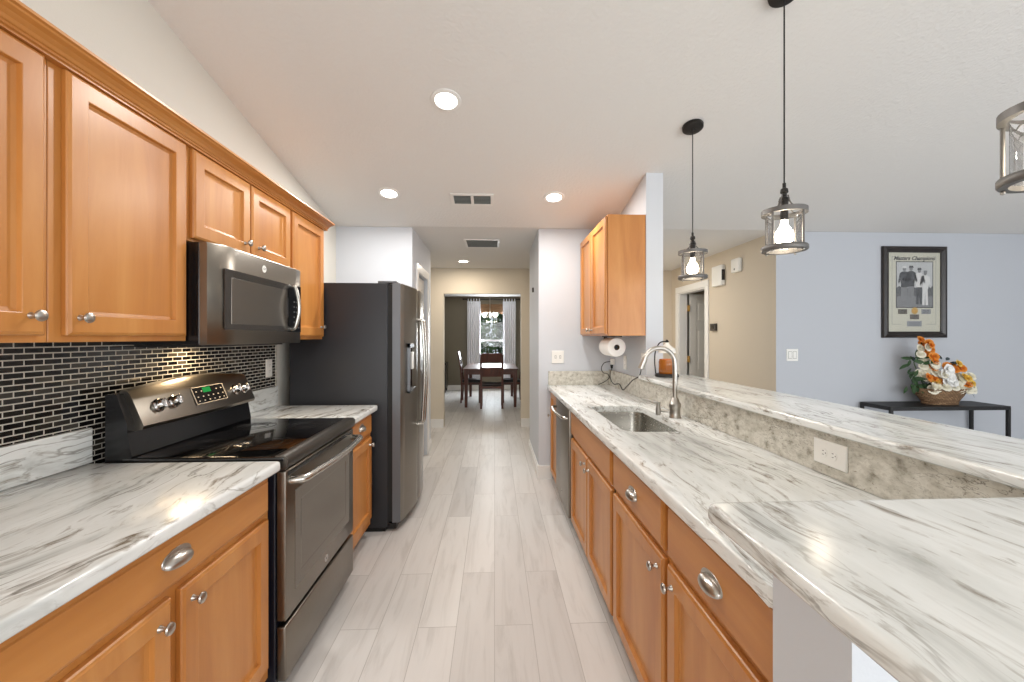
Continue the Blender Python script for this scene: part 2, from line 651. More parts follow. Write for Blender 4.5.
def ori(loc, xdir, ydir):
    """matrix whose local x, y run along xdir, ydir."""
    x, y = Vector(xdir).normalized(), Vector(ydir).normalized()
    z = x.cross(y)
    m = Matrix((x, y, z)).transposed().to_4x4()
    m.translation = Vector(loc)
    return m


# ------------------------------------------------------------------ the setting
XL, YB, YH, XE = -1.515, 4.035, 6.39, 2.811     # left wall, back wall, hall's far wall, entry wall
SLOPE, YC, YR = .195, 4.0, .2


def zc(y):
    if y >= YC:
        return 2.44
    if y >= YR:
        return 2.44 + SLOPE * (YC - y)
    return 2.44 + SLOPE * (YC - YR) - SLOPE * (YR - y)


bm = bmesh.new()
box(bm, -2.7, 6.7, -3.3, 11.0, -.1, 0)
struct('floor', bm, 'floor', 'light grey wood-look plank floor running through the kitchen', 'floor')

bm = bmesh.new()
prism(bm, [(-3.3, zc(-3.3)), (YR, zc(YR)), (YC, 2.44), (11.0, 2.44), (11.0, 2.54), (YC, 2.54), (YR, zc(YR) + .1), (-3.3, zc(-3.3) + .1)], 'x', -2.7, 6.7)
struct('ceiling', bm, 'ceiling', 'white textured ceiling sloping up towards the viewer', 'ceiling')

bm = bmesh.new()
prism(bm, [(-3.3, 0), (YB, 0), (YB, 2.44), (YC, 2.44), (YR, zc(YR)), (-3.3, zc(-3.3))], 'x', XL - .1, XL)
struct('wall_left', bm, 'wall_left', 'white kitchen wall above the left cabinets', 'wall')

# block holding the alcove wall and the closet door
bm = bmesh.new()
box(bm, -1.8, -.793, YB, 4.30, 0, 2.44)
box(bm, -1.8, -.793, 4.91, 5.18, 0, 2.44)
box(bm, -1.8, -.793, 4.30, 4.91, 2.05, 2.44)
box(bm, -1.8, -.90, 4.30, 4.91, 0, 2.05)
struct('wall_back_left', bm, 'wall', 'white wall above the refrigerator turning into the hallway', 'wall')

bm = bmesh.new()
box(bm, .43, 1.27, YB, 5.10, 0, 2.44)
struct('wall_back_right', bm, 'wall', 'white wall at the far end of the sink counter', 'wall')

bm = bmesh.new()
box(bm, -2.6, -.78, YH, YH + .12, 0, 2.44)
box(bm, .407, 1.27, YH, YH + .12, 0, 2.44)
box(bm, -.78, .407, YH, YH + .12, 2.05, 2.44)
box(bm, 1.17, 1.27, 5.10, YH, 0, 2.44)
box(bm, -2.6, -2.5, 5.0, YH, 0, 2.44)
struct('wall_hall', bm, 'wall_warm', 'cream hallway wall with the opening to the dining room', 'wall')

bm = bmesh.new()
box(bm, 1.27, XE, 6.48, 6.58, 0, 2.44)
box(bm, XE, 5.2, 6.48, 6.58, 0, 2.44)
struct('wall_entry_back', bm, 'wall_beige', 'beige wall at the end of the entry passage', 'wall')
bm = bmesh.new()
box(bm, XE, XE + .12, YB + .1, 5.42, 0, 2.44)
box(bm, XE, XE + .12, 6.22, 6.48, 0, 2.44)
box(bm, XE, XE + .12, 5.42, 6.22, 2.05, 2.44)
box(bm, 5.1, 5.2, YB + .1, 6.48, 0, 2.44)
box(bm, XE, XE + .1, YB, YB + .1, 0, 2.44)
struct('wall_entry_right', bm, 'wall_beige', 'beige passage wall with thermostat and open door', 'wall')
bm = bmesh.new()
box(bm, XE + .0005, 6.7, YB - .001, YB + .1, 0, 2.44)
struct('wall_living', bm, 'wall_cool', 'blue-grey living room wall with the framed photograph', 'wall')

bm = bmesh.new()   # living room side wall with a window opening
for y0, y1, z0, z1 in ((-3.3, -2.7, 0, 2.39), (.5, YB, 0, 2.39), (-2.7, .5, 0, .2), (-2.7, .5, 2.3, 2.39)):
    box(bm, 6.6, 6.7, y0, y1, z0, z1)
prism(bm, [(-3.3, 2.39), (YB, 2.39), (YC, 2.44), (YR, zc(YR)), (-3.3, zc(-3.3))], 'x', 6.6, 6.7)
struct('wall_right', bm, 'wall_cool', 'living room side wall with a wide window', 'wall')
bm = bmesh.new()   # wall behind the camera with a sliding door and a window
for x0, x1, z0, z1 in ((-1.6, -1.15, 0, 2.5), (.75, 1.9, 0, 2.5), (5.3, 6.6, 0, 2.5), (-1.15, .75, 0, .8), (-1.15, .75, 2.3, 2.5), (1.9, 5.3, 2.3, 2.5), (1.9, 5.3, 0, .2)):
    box(bm, x0, x1, -3.3, -3.2, z0, z1)
struct('wall_rear', bm, 'wall', 'rear wall with a window and a glazed opening', 'wall')

bm = bmesh.new()
prism(bm, [(3.08, 0), (YB, 0), (YB, 2.44), (YC, 2.44), (3.08, zc(3.08))], 'x', 1.14, 1.27)
struct('wall_kitchen_right', bm, 'wall', 'short white wall carrying the right upper cabinet', 'wall')

bm = bmesh.new()
box(bm, 1.14, 1.27, .573, 3.08, 0, 1.064)
box(bm, .511, 1.14, .573, .742, 0, 1.064)
struct('wall_bar', bm, 'wall', 'low white half wall holding up the raised bar', 'wall')

# dining room
bm = bmesh.new()
box(bm, -2.7, -2.6, YH, 11, 0, 2.44)
box(bm, 1.9, 2.0, YH + .12, 11, 0, 2.44)
struct('wall_dining_side', bm, 'wall_dark', 'taupe side walls of the dining room', 'wall')
WX0, WX1, WZ0, WZ1 = -.56, .40, .76, 2.10
bm = bmesh.new()
box(bm, -2.6, WX0, 10.9, 11, 0, 2.44)
box(bm, WX1, 1.9, 10.9, 11, 0, 2.44)
box(bm, WX0, WX1, 10.9, 11, 0, WZ0)
box(bm, WX0, WX1, 10.9, 11, WZ1, 2.44)
box(bm, -2.6, -.78, YH + .12, YH + .13, 0, 2.44)
struct('wall_dining_back', bm, 'wall_dark', 'taupe dining room wall around the window', 'wall')

# dining window
win = thing('window_1', 'white double-hung window in the taupe dining room wall', 'window', (-.08, 10.93, WZ0))
win['kind'] = 'structure'
bm = bmesh.new()
for x0, x1, z0, z1 in ((WX0, WX0 + .05, WZ0, WZ1), (WX1 - .05, WX1, WZ0, WZ1), (WX0 + .05, WX1 - .05, WZ0, WZ0 + .05), (WX0 + .05, WX1 - .05, WZ1 - .05, WZ1), (WX0 + .05, WX1 - .05, 1.27, 1.32)):
    box(bm, x0, x1, 10.91, 10.96, z0, z1, .004)
obj('window_frame', bm, 'white', win)
bm = bmesh.new()
box(bm, WX0 + .05, WX1 - .05, 10.93, 10.936, WZ0 + .05, 1.27)
box(bm, WX0 + .05, WX1 - .05, 10.93, 10.936, 1.32, WZ1 - .05)
obj('pane', bm, 'winglass', win)
bm = bmesh.new()
box(bm, WX0 - .05, WX1 + .05, 10.86, 10.93, WZ0 - .03, WZ0, .006)
obj('window_sill', bm, 'white', win)


def baseboard(name, segs, label):
    bm = bmesh.new()
    for a in segs:
        x0, x1, y0, y1 = a
        box(bm, x0, x1, y0, y1, 0, .10)
        # thinner moulded top
        if abs(x1 - x0) < abs(y1 - y0):
            if a[0] in (.43 - .015, XE - .015):
                box(bm, x0 + .004, x1, y0, y1, .10, .13, .003)
            else:
                box(bm, x0, x1 - .004, y0, y1, .10, .13, .003)
        else:
            box(bm, x0, x1, y0 + .004, y1, .10, .13, .003)
    struct(name, bm, 'white', label, 'baseboard')


baseboard('baseboard_right', [(.43 - .015, .43, YB, 5.10), (.415, .56, YB - .015, YB)], 'white baseboard round the corner beside the dishwasher')
baseboard('baseboard_back', [(-2.5, -.78, YH - .015, YH), (.407, 1.17, YH - .015, YH)], 'white baseboard under the cream hallway wall')
baseboard('baseboard_left', [(-.793, -.778, YB, 4.215), (-.793, -.778, 4.99, 5.18)], 'white baseboard beside the closet door')
baseboard('baseboard_dining', [(-2.6, 1.9, 10.885, 10.9)], 'white baseboard along the taupe dining room wall')
baseboard('baseboard_living', [(XE, 6.6, YB - .016, YB - .001)], 'white baseboard along the blue-grey living room wall')


def panel_door(bm, x, s, y0, y1, z0, z1, th=.036):
    """six recessed panels on a slab whose face is at x + s*th."""
    cols = 2
    st = .11
    pw = (y1 - y0 - 3 * st) / cols
    zs = [(z0 + .22, z0 + .72), (z0 + .86, z0 + 1.50), (z0 + 1.60, z1 - .12)]
    box(bm, x, x + s * (th - .006), y0, y1, z0, z1)
    # frame strips
    ys = [y0, y0 + st, y0 + st + pw, y0 + 2 * st + pw, y1 - st, y1]
    box(bm, x, x + s * th, ys[0], ys[1], z0, z1, .002)
    box(bm, x, x + s * th, ys[2], ys[3], z0, z1, .002)
    box(bm, x, x + s * th, ys[4], ys[5], z0, z1, .002)
    prev = z0
    for a, b_ in zs + [(z1, z1)]:
        for c0, c1 in ((ys[1], ys[2]), (ys[3], ys[4])):
            box(bm, x, x + s * th, c0, c1, prev, a, .002)
        prev = b_
    for a, b_ in zs:
        for c0, c1 in ((ys[1], ys[2]), (ys[3], ys[4])):
            rect_rings(bm, x + s * (th - .006), s, c0 + .02, c1 - .02, a + .02, b_ - .02, [(0, 0), (.02, .005)])


# closet door in the hallway (closed)
d = thing('door_1', 'white panelled closet door behind the refrigerator', 'door', (-.82, 4.6, 0))
d['kind'] = 'structure'
bm = bmesh.new()
panel_door(bm, -.86, 1, 4.315, 4.895, .01, 2.035)
obj('door_leaf', bm, 'door_white', d)
bm = bmesh.new()
lathe(bm, [(0, 0), (.028, 0), (.028, .006), (.012, .01), (.012, .03), (.028, .045), (.026, .06), (0, .066)], (-.824, 4.37, .96), (1, 0, 0))
obj('knob', bm, 'nickel', d, 40)
bm = bmesh.new()
for y0, y1, z0, z1 in ((4.215, 4.30, 0, 2.05), (4.91, 4.985, 0, 2.05), (4.215, 4.985, 2.05, 2.135)):
    box(bm, -.793, -.775, y0, y1, z0, z1, .005)
struct('trim_1', bm, 'white', 'white casing round the closet door', 'trim')

# entry passage door, standing open into the room beyond
bm = bmesh.new()
for y0, y1, z0, z1 in ((5.33, 5.42, 0, 2.05), (6.22, 6.31, 0, 2.05), (5.33, 6.31, 2.05, 2.14)):
    box(bm, XE - .018, XE, y0, y1, z0, z1, .005)
box(bm, XE, XE + .12, 5.42, 5.435, 0, 2.035)
box(bm, XE, XE + .12, 6.205, 6.22, 0, 2.035)
box(bm, XE, XE + .12, 5.42, 6.22, 2.035, 2.05)
struct('trim_2', bm, 'white', 'white casing round the open passage door', 'trim')
d = thing('door_2', 'white six-panel door standing open off the passage', 'door', (2.95, 6.17, 0))
d['kind'] = 'structure'
t = bmesh.new()
panel_door(t, 0, 1, 0, .76, 0, 2.02)
t.transform(ori((2.945, 6.195, .01), (0, -1, 0), (1, 0, 0)))
obj('door_leaf', t, 'door_white', d)
for z in (.25, 1.05, 1.82):
    bm = bmesh.new()
    box(bm, 2.932, 2.94, 6.15, 6.205, z - .045, z + .045)
    cyl(bm, (2.94, 6.15, z - .05), (2.94, 6.15, z + .05), .008, seg=10)
    obj('hinge', bm, 'brass', d)

# ------------------------------------------------------------------ cabinets


def knob(bm, x, s, y, z):
    return lathe(bm, [(0, 0), (.009, 0), (.008, .003), (.0055, .008), (.0055, .016), (.013, .021), (.0155, .025), (.014, .029), (.008, .032), (0, .033)], (x, y, z), (s, 0, 0), 18)


def cup_pull(bm, x, s, y, z, hw=.047, hh=.019, dp=.024):
    n, m_ = 18, 9
    def shell(k, off):
        R = []
        for i in range(n + 1):
            ph = PI * i / n
            row = []
            for j in range(m_ + 1):
                t = math.radians(-8 + 118 * j / m_)
                r = math.sin(ph) ** .8 if 0 < ph < PI else 0
                row.append(bm.verts.new((x + s * max(0.0006 + off, (dp - k) * r * math.sin(max(t, 0)) + .0006), y + (hw - k) * math.cos(ph), z - .006 + (hh * 1.25 - k) * r * math.cos(t))))
            R.append(row)
        return R
    A, B = shell(0, 0), shell(.002, 0.0002)
    for R, f in ((A, 1), (B, -1)):
        for i in range(n):
            for j in range(m_):
                q = (R[i][j], R[i + 1][j], R[i + 1][j + 1], R[i][j + 1])
                bm.faces.new(q if f == 1 else q[::-1])
    for i in range(n):
        bm.faces.new((A[i][m_], A[i + 1][m_], B[i + 1][m_], B[i][m_]))
    # back flange, an oval plate
    prof = [(0, 0), (1, 0), (1, .0016), (0, .0016)]
    lathe(bm, prof, (x, y, z), (s, 0, 0), 28, hw + .004, hh + .008) if False else None
    t = bmesh.new()
    lathe(t, [(0, 0), (1, 0), (.97, .0018), (0, .0018)], (0, 0, 0), (0, 0, 1), 28, hw + .004, hh + .007)
    t.transform(ori((x, y, z + .004), (0, 1 * s, 0), (0, 0, 1)))
    merge(bm, t)
    return bm


def cab_door(bm, x, s, y0, y1, z0, z1, st=.057):
    return rect_rings(bm, x, s, y0, y1, z0, z1, [(0, 0), (0, .012), (.003, .016), (.007, .018), (.010, .020), (st, .020), (st + .002, .019), (st + .004, .008), (st + .014, .005)])


def drawer_front(bm, x, s, y0, y1, z0, z1):
    return rect_rings(bm, x, s, y0, y1, z0, z1, [(0, 0), (0, .011), (.004, .014), (.010, .016), (.013, .020)])


def cabinet(name, label, cat, s, xb, xf, y0, y1, z0, z1, doors=(), drawers=(), toe=0, group=None, open_top=False):
    """xb back plane, xf face-frame plane, s the way it faces. doors: (y0,y1,z0,z1,knob_y,knob_z or None); drawers: (y0,y1,z0,z1,'cup' or None)"""
    t = thing(name, label, cat, ((xb + xf) / 2, (y0 + y1) / 2, 0 if toe else z0), group)
    bm = bmesh.new()
    lo, hi = min(xb, xf), max(xb, xf)
    if open_top:
        for a in ((lo, hi, y0, y0 + .018), (lo, hi, y1 - .018, y1)):
            box(bm, *a, z0 + toe, z1)
        box(bm, lo, hi, y0, y1, z0 + toe, z0 + toe + .018)
        box(bm, xf - s * .02, xf, y0, y1, z0 + toe, z1)
    else:
        box(bm, lo, hi, y0, y1, z0 + toe, z1, .0015, 1)
    obj('body', bm, 'wood', t)
    if toe:
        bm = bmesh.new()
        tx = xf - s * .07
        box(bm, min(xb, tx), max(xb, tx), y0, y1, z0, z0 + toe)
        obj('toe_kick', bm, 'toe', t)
    xd = xf + s * .001
    for a in doors:
        bm = bmesh.new()
        cab_door(bm, xd, s, *a[:4])
        dd = obj('door', bm, 'wood', t)
        if a[4] is not None:
            bm = bmesh.new()
            knob(bm, xd + s * .0203, s, a[4], a[5])
            obj('knob', bm, 'nickel', dd, 40)
    for a in drawers:
        bm = bmesh.new()
        drawer_front(bm, xd, s, *a[:4])
        dd = obj('drawer', bm, 'wood_h', t)
        if a[4]:
            bm = bmesh.new()
            cup_pull(bm, xd + s * .0203, s, a[5], a[6])
            obj('pull', bm, 'nickel', dd, 50)
    return t


UF = -1.212      # left upper face frame
UT, UB = 2.150, 1.366
g = 'honey wood upper cabinets on the left wall'
cabinet('upper_cabinet', 'nearest tall wood upper cabinet on left wall, cut by the photo edge', 'cabinet', 1, XL + .002, UF, .55, 1.176, UB, UT,
        [(.60, 1.157, 1.385, 2.130, 1.118, 1.436)], group=g)
cabinet('upper_cabinet', 'wide single-door wood upper cabinet directly left of the microwave', 'cabinet', 1, XL + .002, UF, 1.178, 1.683, UB, UT,
        [(1.212, 1.664, 1.385, 2.130, 1.245, 1.436)], group=g)
cabinet('upper_cabinet', 'short two-door wood upper cabinet above the microwave', 'cabinet', 1, XL + .002, UF, 1.685, 2.498, 1.762, UT,
        [(1.700, 2.084, 1.775, 2.130, 2.035, 1.83), (2.096, 2.484, 1.775, 2.130, 2.15, 1.83)], group=g)
cabinet('upper_cabinet', 'narrow tall wood upper cabinet between microwave and refrigerator', 'cabinet', 1, XL + .002, UF, 2.500, 2.972, UB, UT,
        [(2.515, 2.957, 1.385, 2.130, 2.905, 1.45)], group=g)
# crown moulding
bm = bmesh.new()
CB = 2.1315
prof = [(UF + .001, CB), (UF + .024, CB), (UF + .024, CB + .006), (UF + .031, CB + .008), (UF + .031, CB + .014), (UF + .036, CB + .016), (UF + .041, CB + .024), (UF + .054, CB + .032), (UF + .070, CB + .036), (UF + .073, CB + .040), (UF + .082, CB + .042), (UF + .082, CB + .050), (UF + .001, CB + .050)]
prism(bm, prof, 'y', .55, 2.992)
box(bm, XL + .002, UF + .001, .55, 2.974, 2.1505, CB + .050)
prism(bm, [(2.973, CB), (2.992, CB), (2.996, CB + .016), (3.008, CB + .032), (3.020, CB + .042), (3.020, CB + .050), (2.973, CB + .050)], 'x', XL + .002, UF + .03)
single('crown_moulding', bm, 'wood_h', 'honey wood crown moulding along the tops of left upper cabinets', 'moulding')

BF = -.852       # left base face frame (doors stand 2 cm proud)
g = 'honey wood base cabinets on the left'
cabinet('base_cabinet', 'wood base cabinet with wide drawer, left of the range', 'cabinet', 1, XL + .002, BF, .30, 1.598, 0, .872,
        [(.34, 1.110, .155, .708, 1.066, .655), (1.145, 1.572, .155, .708, 1.180, .662)],
        [(.34, 1.572, .733, .862, 'cup', 1.122, .802)], toe=.10, group=g)
cabinet('base_cabinet', 'small wood base cabinet between range and refrigerator', 'cabinet', 1, XL + .002, BF, 2.392, 2.885, 0, .872,
        [(2.412, 2.852, .155, .708, 2.80, .665)],
        [(2.412, 2.852, .733, .862, 'cup', 2.63, .808)], toe=.10, group=g)


def slab(bm, x0, x1, y0, y1, z0, z1, bev=.012):
    return box(bm, x0, x1, y0, y1, z0, z1, bev, 4)


CT = .914
bm = bmesh.new()
slab(bm, XL + .002, -.806, .28, 1.606, CT - .04, CT)
single('worktop', bm, 'granite_l', 'streaked pale granite worktop left of the range', 'worktop', 'granite worktops', smooth=50)
bm = bmesh.new()
slab(bm, XL + .002, -.806, 2.390, 2.905, CT - .04, CT)
single('worktop', bm, 'granite_l', 'short granite worktop between range and refrigerator', 'worktop', 'granite worktops', smooth=50)
bm = bmesh.new()
box(bm, XL + .002, XL + .024, .28, 1.606, CT + .001, 1.045, .003)
single('stone_upstand', bm, 'granite_l', 'granite upstand below the black tiles, left of the range', 'backsplash', 'granite upstands')
bm = bmesh.new()
box(bm, XL + .002, XL + .024, 2.392, 2.93, CT + .001, 1.045, .003)
single('stone_upstand', bm, 'granite_l', 'granite upstand below the black tiles, right of the range', 'backsplash', 'granite upstands')
bm = bmesh.new()
box(bm, XL + .001, XL + .010, .28, 1.608, 1.046, UB - .002)
box(bm, XL + .001, XL + .010, 1.608, 2.390, .70, UB - .002)
box(bm, XL + .001, XL + .010, 2.390, 2.915, 1.046, UB - .002)
tb = single('tile_backsplash', bm, 'tile', 'black brick mosaic tile backsplash with pale grout on left wall', 'backsplash')
bm = bmesh.new()
box(bm, XL + .001, XL + .012, 2.916, 2.935, 1.046, UB - .002)
o = obj('edge_strip', bm, 'granite_f', None)
o.data.transform(Matrix.Translation(-tb.location))
o.parent = tb


# outlets and switches
def plate(name, label, cat, c, out, wid, hgt, n=1, kind='outlet', group=None, side=(0, 0, 1)):
    """c centre on the wall, out = normal; side = the direction the plate's long way runs."""
    out, up = Vector(out), Vector(side)
    rt = up.cross(out)
    t = thing(name, label, cat, tuple(Vector(c) - up * (hgt / 2)), group)
    m = ori(c, rt, up)
    b_ = bmesh.new()
    rings = [(0, 0), (0, .004), (.003, .006)]
    x0, x1, y0, y1 = -wid / 2, wid / 2, -hgt / 2, hgt / 2
    R = []
    for ins, d_ in rings:
        R.append([b_.verts.new((px, py, d_)) for px, py in ((x0 + ins, y0 + ins), (x1 - ins, y0 + ins), (x1 - ins, y1 - ins), (x0 + ins, y1 - ins))])
    for p, q in zip(R, R[1:]):
        for k in range(4):
            b_.faces.new((p[k], p[(k + 1) % 4], q[(k + 1) % 4], q[k]))
    b_.faces.new(R[0][::-1])
    b_.faces.new(R[-1])
    b_.transform(m)
    obj('cover_plate', b_, 'plastic', t)
    if kind == 'outlet':
        for sy in (-1, 1):
            b_ = bmesh.new()
            lathe(b_, [(0, 0), (.0155, 0), (.0155, .0078), (0, .0078)], (0, sy * .020, 0), (0, 0, 1), 20, 1, .85)
            b_.transform(m)
            r = obj('receptacle', b_, 'plastic', t)
            b_ = bmesh.new()
            for sx in (-.006, .006):
                box(b_, sx - .001, sx + .001, sy * .020 - .001, sy * .020 + .006, .0076, .0082)
            box(b_, -.0018, .0018, sy * .020 - .009, sy * .020 - .006, .0076, .0082)
            b_.transform(m)
            obj('slot', b_, 'slot', r)
    else:
        for k in range(n):
            b_ = bmesh.new()
            cx_ = (k - (n - 1) / 2) * .046
            gw, gh = (.0185, .0355) if kind == 'rocker' else (.0075, .0145)
            box(b_, cx_ - gw, cx_ + gw, -gh, gh, .004, .0064)
            b_.transform(m)
            obj('switch_slot', b_, 'slot', t)
            b_ = bmesh.new()
            if kind == 'rocker':
                box(b_, cx_ - .016, cx_ + .016, -.033, .033, .004, .0085, .002)
            else:
                box(b_, cx_ - .005, cx_ + .005, -.012, .012, .004, .007)
                box(b_, cx_ - .003, cx_ + .003, 0, .009, .006, .015, .001)
            b_.transform(m)
            obj('switch', b_, 'plastic', t)
    return t


plate('wall_outlet', 'white outlet on the black tiles between range and refrigerator', 'outlet', (XL + .0105, 2.83, 1.175), (1, 0, 0), .072, .118, kind='outlet')

# ------------------------------------------------------------------ range
RY0, RY1 = 1.617, 2.383
rg = thing('range', 'slate electric range with black glass cooktop', 'range', (-1.15, (RY0 + RY1) / 2, 0))
bm = bmesh.new()
box(bm, -1.49, -.835, RY0, RY1, .05, .905, .004)
obj('body', bm, 'navy', rg)
for y in (RY0 + .05, RY1 - .05):
    for x in (-1.40, -.90):
        bm = bmesh.new()
        cyl(bm, (x, y, 0), (x, y, .06), .018, seg=12)
        obj('foot', bm, 'black', rg)
bm = bmesh.new()
box(bm, -1.40, -.80, RY0 - .002, RY1 + .002, .906, .926, .008, 3)
ck = obj('cooktop', bm, 'bglass', rg, 50)
bm = bmesh.new()   # slate front lip below the glass
prism(bm, [(-.835, .872), (-.800, .874), (-.790, .884), (-.788, .915), (-.80, .927), (-.835, .928)], 'y', RY0, RY1)
obj('front_lip', bm, 'slate_d', rg, 50)
for cx_, cy_, r in ((-.98, 1.83, .10), (-.98, 2.19, .085), (-1.23, 1.82, .08), (-1.23, 2.19, .095)):
    bm = bmesh.new()
    for rr in (r, r * .62):
        ringband(bm, (cx_, cy_, .9262), (0, 0, 1), rr - .0025, rr, .0004)
    obj('burner_ring', bm, 'burner', ck)
# oven door
bm = bmesh.new()
box(bm, -.834, -.797, RY0 + .004, RY1 - .004, .292, .868, .006, 3)
od = obj('oven_door', bm, 'slate', rg, 50)
bm = bmesh.new()
rect_rings(bm, -.797, 1, RY0 + .075, RY1 - .075, .375, .770, [(0, 0), (.002, .0012), (.05, .0012), (.055, .0003)])
obj('window_glass', bm, 'oglass', od)
bm = bmesh.new()
box(bm, -.7975, -.796, RY0 + .02, RY1 - .02, .845, .862)
for k in range(3):
    box(bm, -.7975, -.7955, RY0 + .06 + k * .22, RY0 + .20 + k * .22, .850, .857)
obj('vent_strip', bm, 'black', od)
bm = bmesh.new()
n = 9
pts = [(-.797, RY0 + .035, .822), (-.768, RY0 + .04, .824)]
for k in range(n + 1):
    u = k / n
    pts.append((-.744 + .022 * math.sin(PI * u), RY0 + .055 + (RY1 - RY0 - .11) * u, .826))
pts += [(-.768, RY1 - .04, .824), (-.797, RY1 - .035, .822)]
tube(bm, pts, .0155, 12, 3)
obj('handle', bm, 'steel', od, 60)
bm = bmesh.new()
lathe(bm, [(0, 0), (.017, 0), (.017, .0015), (.0, .0015)], (-.797, 2.0, .335), (1, 0, 0), 24)
em = obj('emblem', bm, 'chrome', rg)
em['label'] = 'small round chrome emblem'
text_obj('lettering', 'GE', .016, 'slate_d', em, ori((-.7954, 2.0, .335), (0, 1, 0), (0, 0, 1)), .3)
# storage drawer
bm = bmesh.new()
box(bm, -.834, -.797, RY0 + .004, RY1 - .004, .062, .272, .008, 3)
obj('storage_drawer', bm, 'slate', rg, 50)
# back guard: black neck and arched slate control panel
bm = bmesh.new()
prism(bm, [(-1.458, .906), (-1.372, .906), (-1.362, .93), (-1.378, 1.02), (-1.378, 1.05), (-1.418, 1.165), (-1.458, 1.165)], 'y', RY0, RY1)
bg = obj('back_guard', bm, 'black', rg)
bm = bmesh.new()
NS = 24
rows = []
for i in range(NS + 1):
    u = i / NS
    y = RY0 + .030 + (RY1 - RY0 - .028) * u
    arch = math.sin(PI * u)
    bow = .012 * arch
    zt = 1.178 + .026 * arch
    e = .0 if 0 < i < NS else 0
    rows.append([bm.verts.new(c) for c in ((-1.382, y, 1.024), (-1.372 + bow, y, 1.021), (-1.348 + bow, y, 1.026), (-1.342 + bow, y, 1.040), (-1.392 + bow * .5, y, zt - .02), (-1.404 + bow * .4, y, zt - .004), (-1.425, y, zt), (-1.432, y, zt - .006))])
for p, q in zip(rows, rows[1:]):
    for k in range(8):
        bm.faces.new((p[k], p[(k + 1) % 8], q[(k + 1) % 8], q[k]))
bm.faces.new(rows[0])
bm.faces.new(rows[-1][::-1])
cp = obj('control_panel', bm, 'slate', rg, 35)
# the slanted control face: from (-1.360,1.040) to (-1.410,1.15); helper giving points on it
nrm = Vector((.125, 0, .052)).normalized()
upv = Vector((-.052, 0, .125)).normalized()


def cpt(u, v, off=.0):
    arch = math.sin(PI * u)
    y = RY0 + .03 + (RY1 - RY0 - .03) * u
    a = Vector((-1.342 + .012 * arch, y, 1.040))
    b_ = Vector((-1.392 + .006 * arch, y, 1.158 + .026 * arch))
    return a.lerp(b_, v) + nrm * off


def cmat(u, v, off):
    return ori(cpt(u, v, off), (0, 1, 0), upv)


for u in (.13, .235, .80, .90):
    bm = bmesh.new()
    lathe(bm, [(0, -.004), (.026, -.004), (.027, .004), (.022, .008), (.020, .026), (.017, .029), (0, .029)], (0, 0, 0), (0, 0, 1), 24)
    box(bm, -.004, .004, -.019, .019, .026, .036, .002)
    bm.transform(cmat(u, .50, .001))
    obj('knob', bm, 'chrome', cp, 40)
bm = bmesh.new()
box(bm, -.105, .105, -.040, .040, -.012, .0028, .002)
bm.transform(cmat(.53, .50, .001))
dp = obj('display', bm, 'display', rg)
bm = bmesh.new()
ringb = [(-.107, .107, .038, .041), (-.107, .107, -.041, -.038), (-.107, -.104, -.041, .041), (.104, .107, -.041, .041)]
for a in ringb:
    box(bm, *a, .001, .0036)
bm.transform(cmat(.53, .50, .001))
obj('display_rim', bm, 'key', dp)
bm = bmesh.new()
box(bm, -.040, .012, .010, .034, .0028, .0034)
bm.transform(cmat(.53, .50, .001))
obj('clock_readout', bm, 'green', dp)
for i, zk in [(i, -.030 + j * .02) for i in range(6) for j in range(2)] + [(i, .016) for i in (0, 1, 4, 5)]:
    bm = bmesh.new()
    box(bm, -.088 + i * .034, -.080 + i * .034, zk, zk + .005, .0028, .0036)
    bm.transform(cmat(.53, .50, .001))
    obj('touch_key', bm, 'key', dp)

# ------------------------------------------------------------------ microwave
mw = thing('microwave', 'slate over-the-range microwave mounted under the short cabinet', 'microwave', (-1.3, 2.07, 1.357))
MY0, MY1, MZ0, MZ1, MF = 1.690, 2.462, 1.350, 1.758, -1.165
bm = bmesh.new()
box(bm, XL + .012, MF, MY0, MY1, MZ0, MZ1, .003)
obj('case', bm, 'black', mw)
bm = bmesh.new()   # bowed slate front
NS = 12
rows = []
for i in range(NS + 1):
    u = i / NS
    y = MY0 - .002 + (MY1 - MY0 + .004) * u
    d_ = .065 * min(1, math.sin(PI * min(max(u, 0.0), 1)) * 6) ** .35 if 0 < u < 1 else .030
    rows.append([bm.verts.new(c) for c in ((MF + .0005, y, MZ0 - .001), (MF + d_ - .004, y, MZ0 - .001), (MF + d_, y, MZ0 + .004), (MF + d_, y, MZ1 - .006), (MF + d_ - .004, y, MZ1), (MF + .0005, y, MZ1))])
for p, q in zip(rows, rows[1:]):
    for k in range(6):
        bm.faces.new((p[k], p[(k + 1) % 6], q[(k + 1) % 6], q[k]))
bm.faces.new(rows[0])
bm.faces.new(rows[-1][::-1])
md = obj('door', bm, 'slate', mw, 40)
xf = MF + .0652
bm = bmesh.new()
rect_rings(bm, xf, 1, 1.742, 2.40, 1.412, 1.662, [(0, -.004), (0, .0008), (.028, .0008), (.029, .0004)])
obj('window_glass', bm, 'mdark', md)
bm = bmesh.new()
rect_rings(bm, xf + .0008, 1, 1.782, 2.25, 1.436, 1.630, [(0, 0), (.001, .0012), (.02, .0014)])
obj('window_screen', bm, 'mglass', md)
bm = bmesh.new()
rect_rings(bm, xf, 1, 2.255, 2.402, 1.410, 1.664, [(0, -.004), (0, .0014), (.003, .0018)])
kp = obj('keypad', bm, 'bglass', mw)
for i in range(3):
    for j in range(6):
        bm = bmesh.new()
        box(bm, xf + .0016, xf + .0022, 2.318 + i * .026, 2.330 + i * .026, 1.43 + j * .028, 1.438 + j * .028)
        obj('touch_key', bm, 'photo_tree', kp)
bm = bmesh.new()
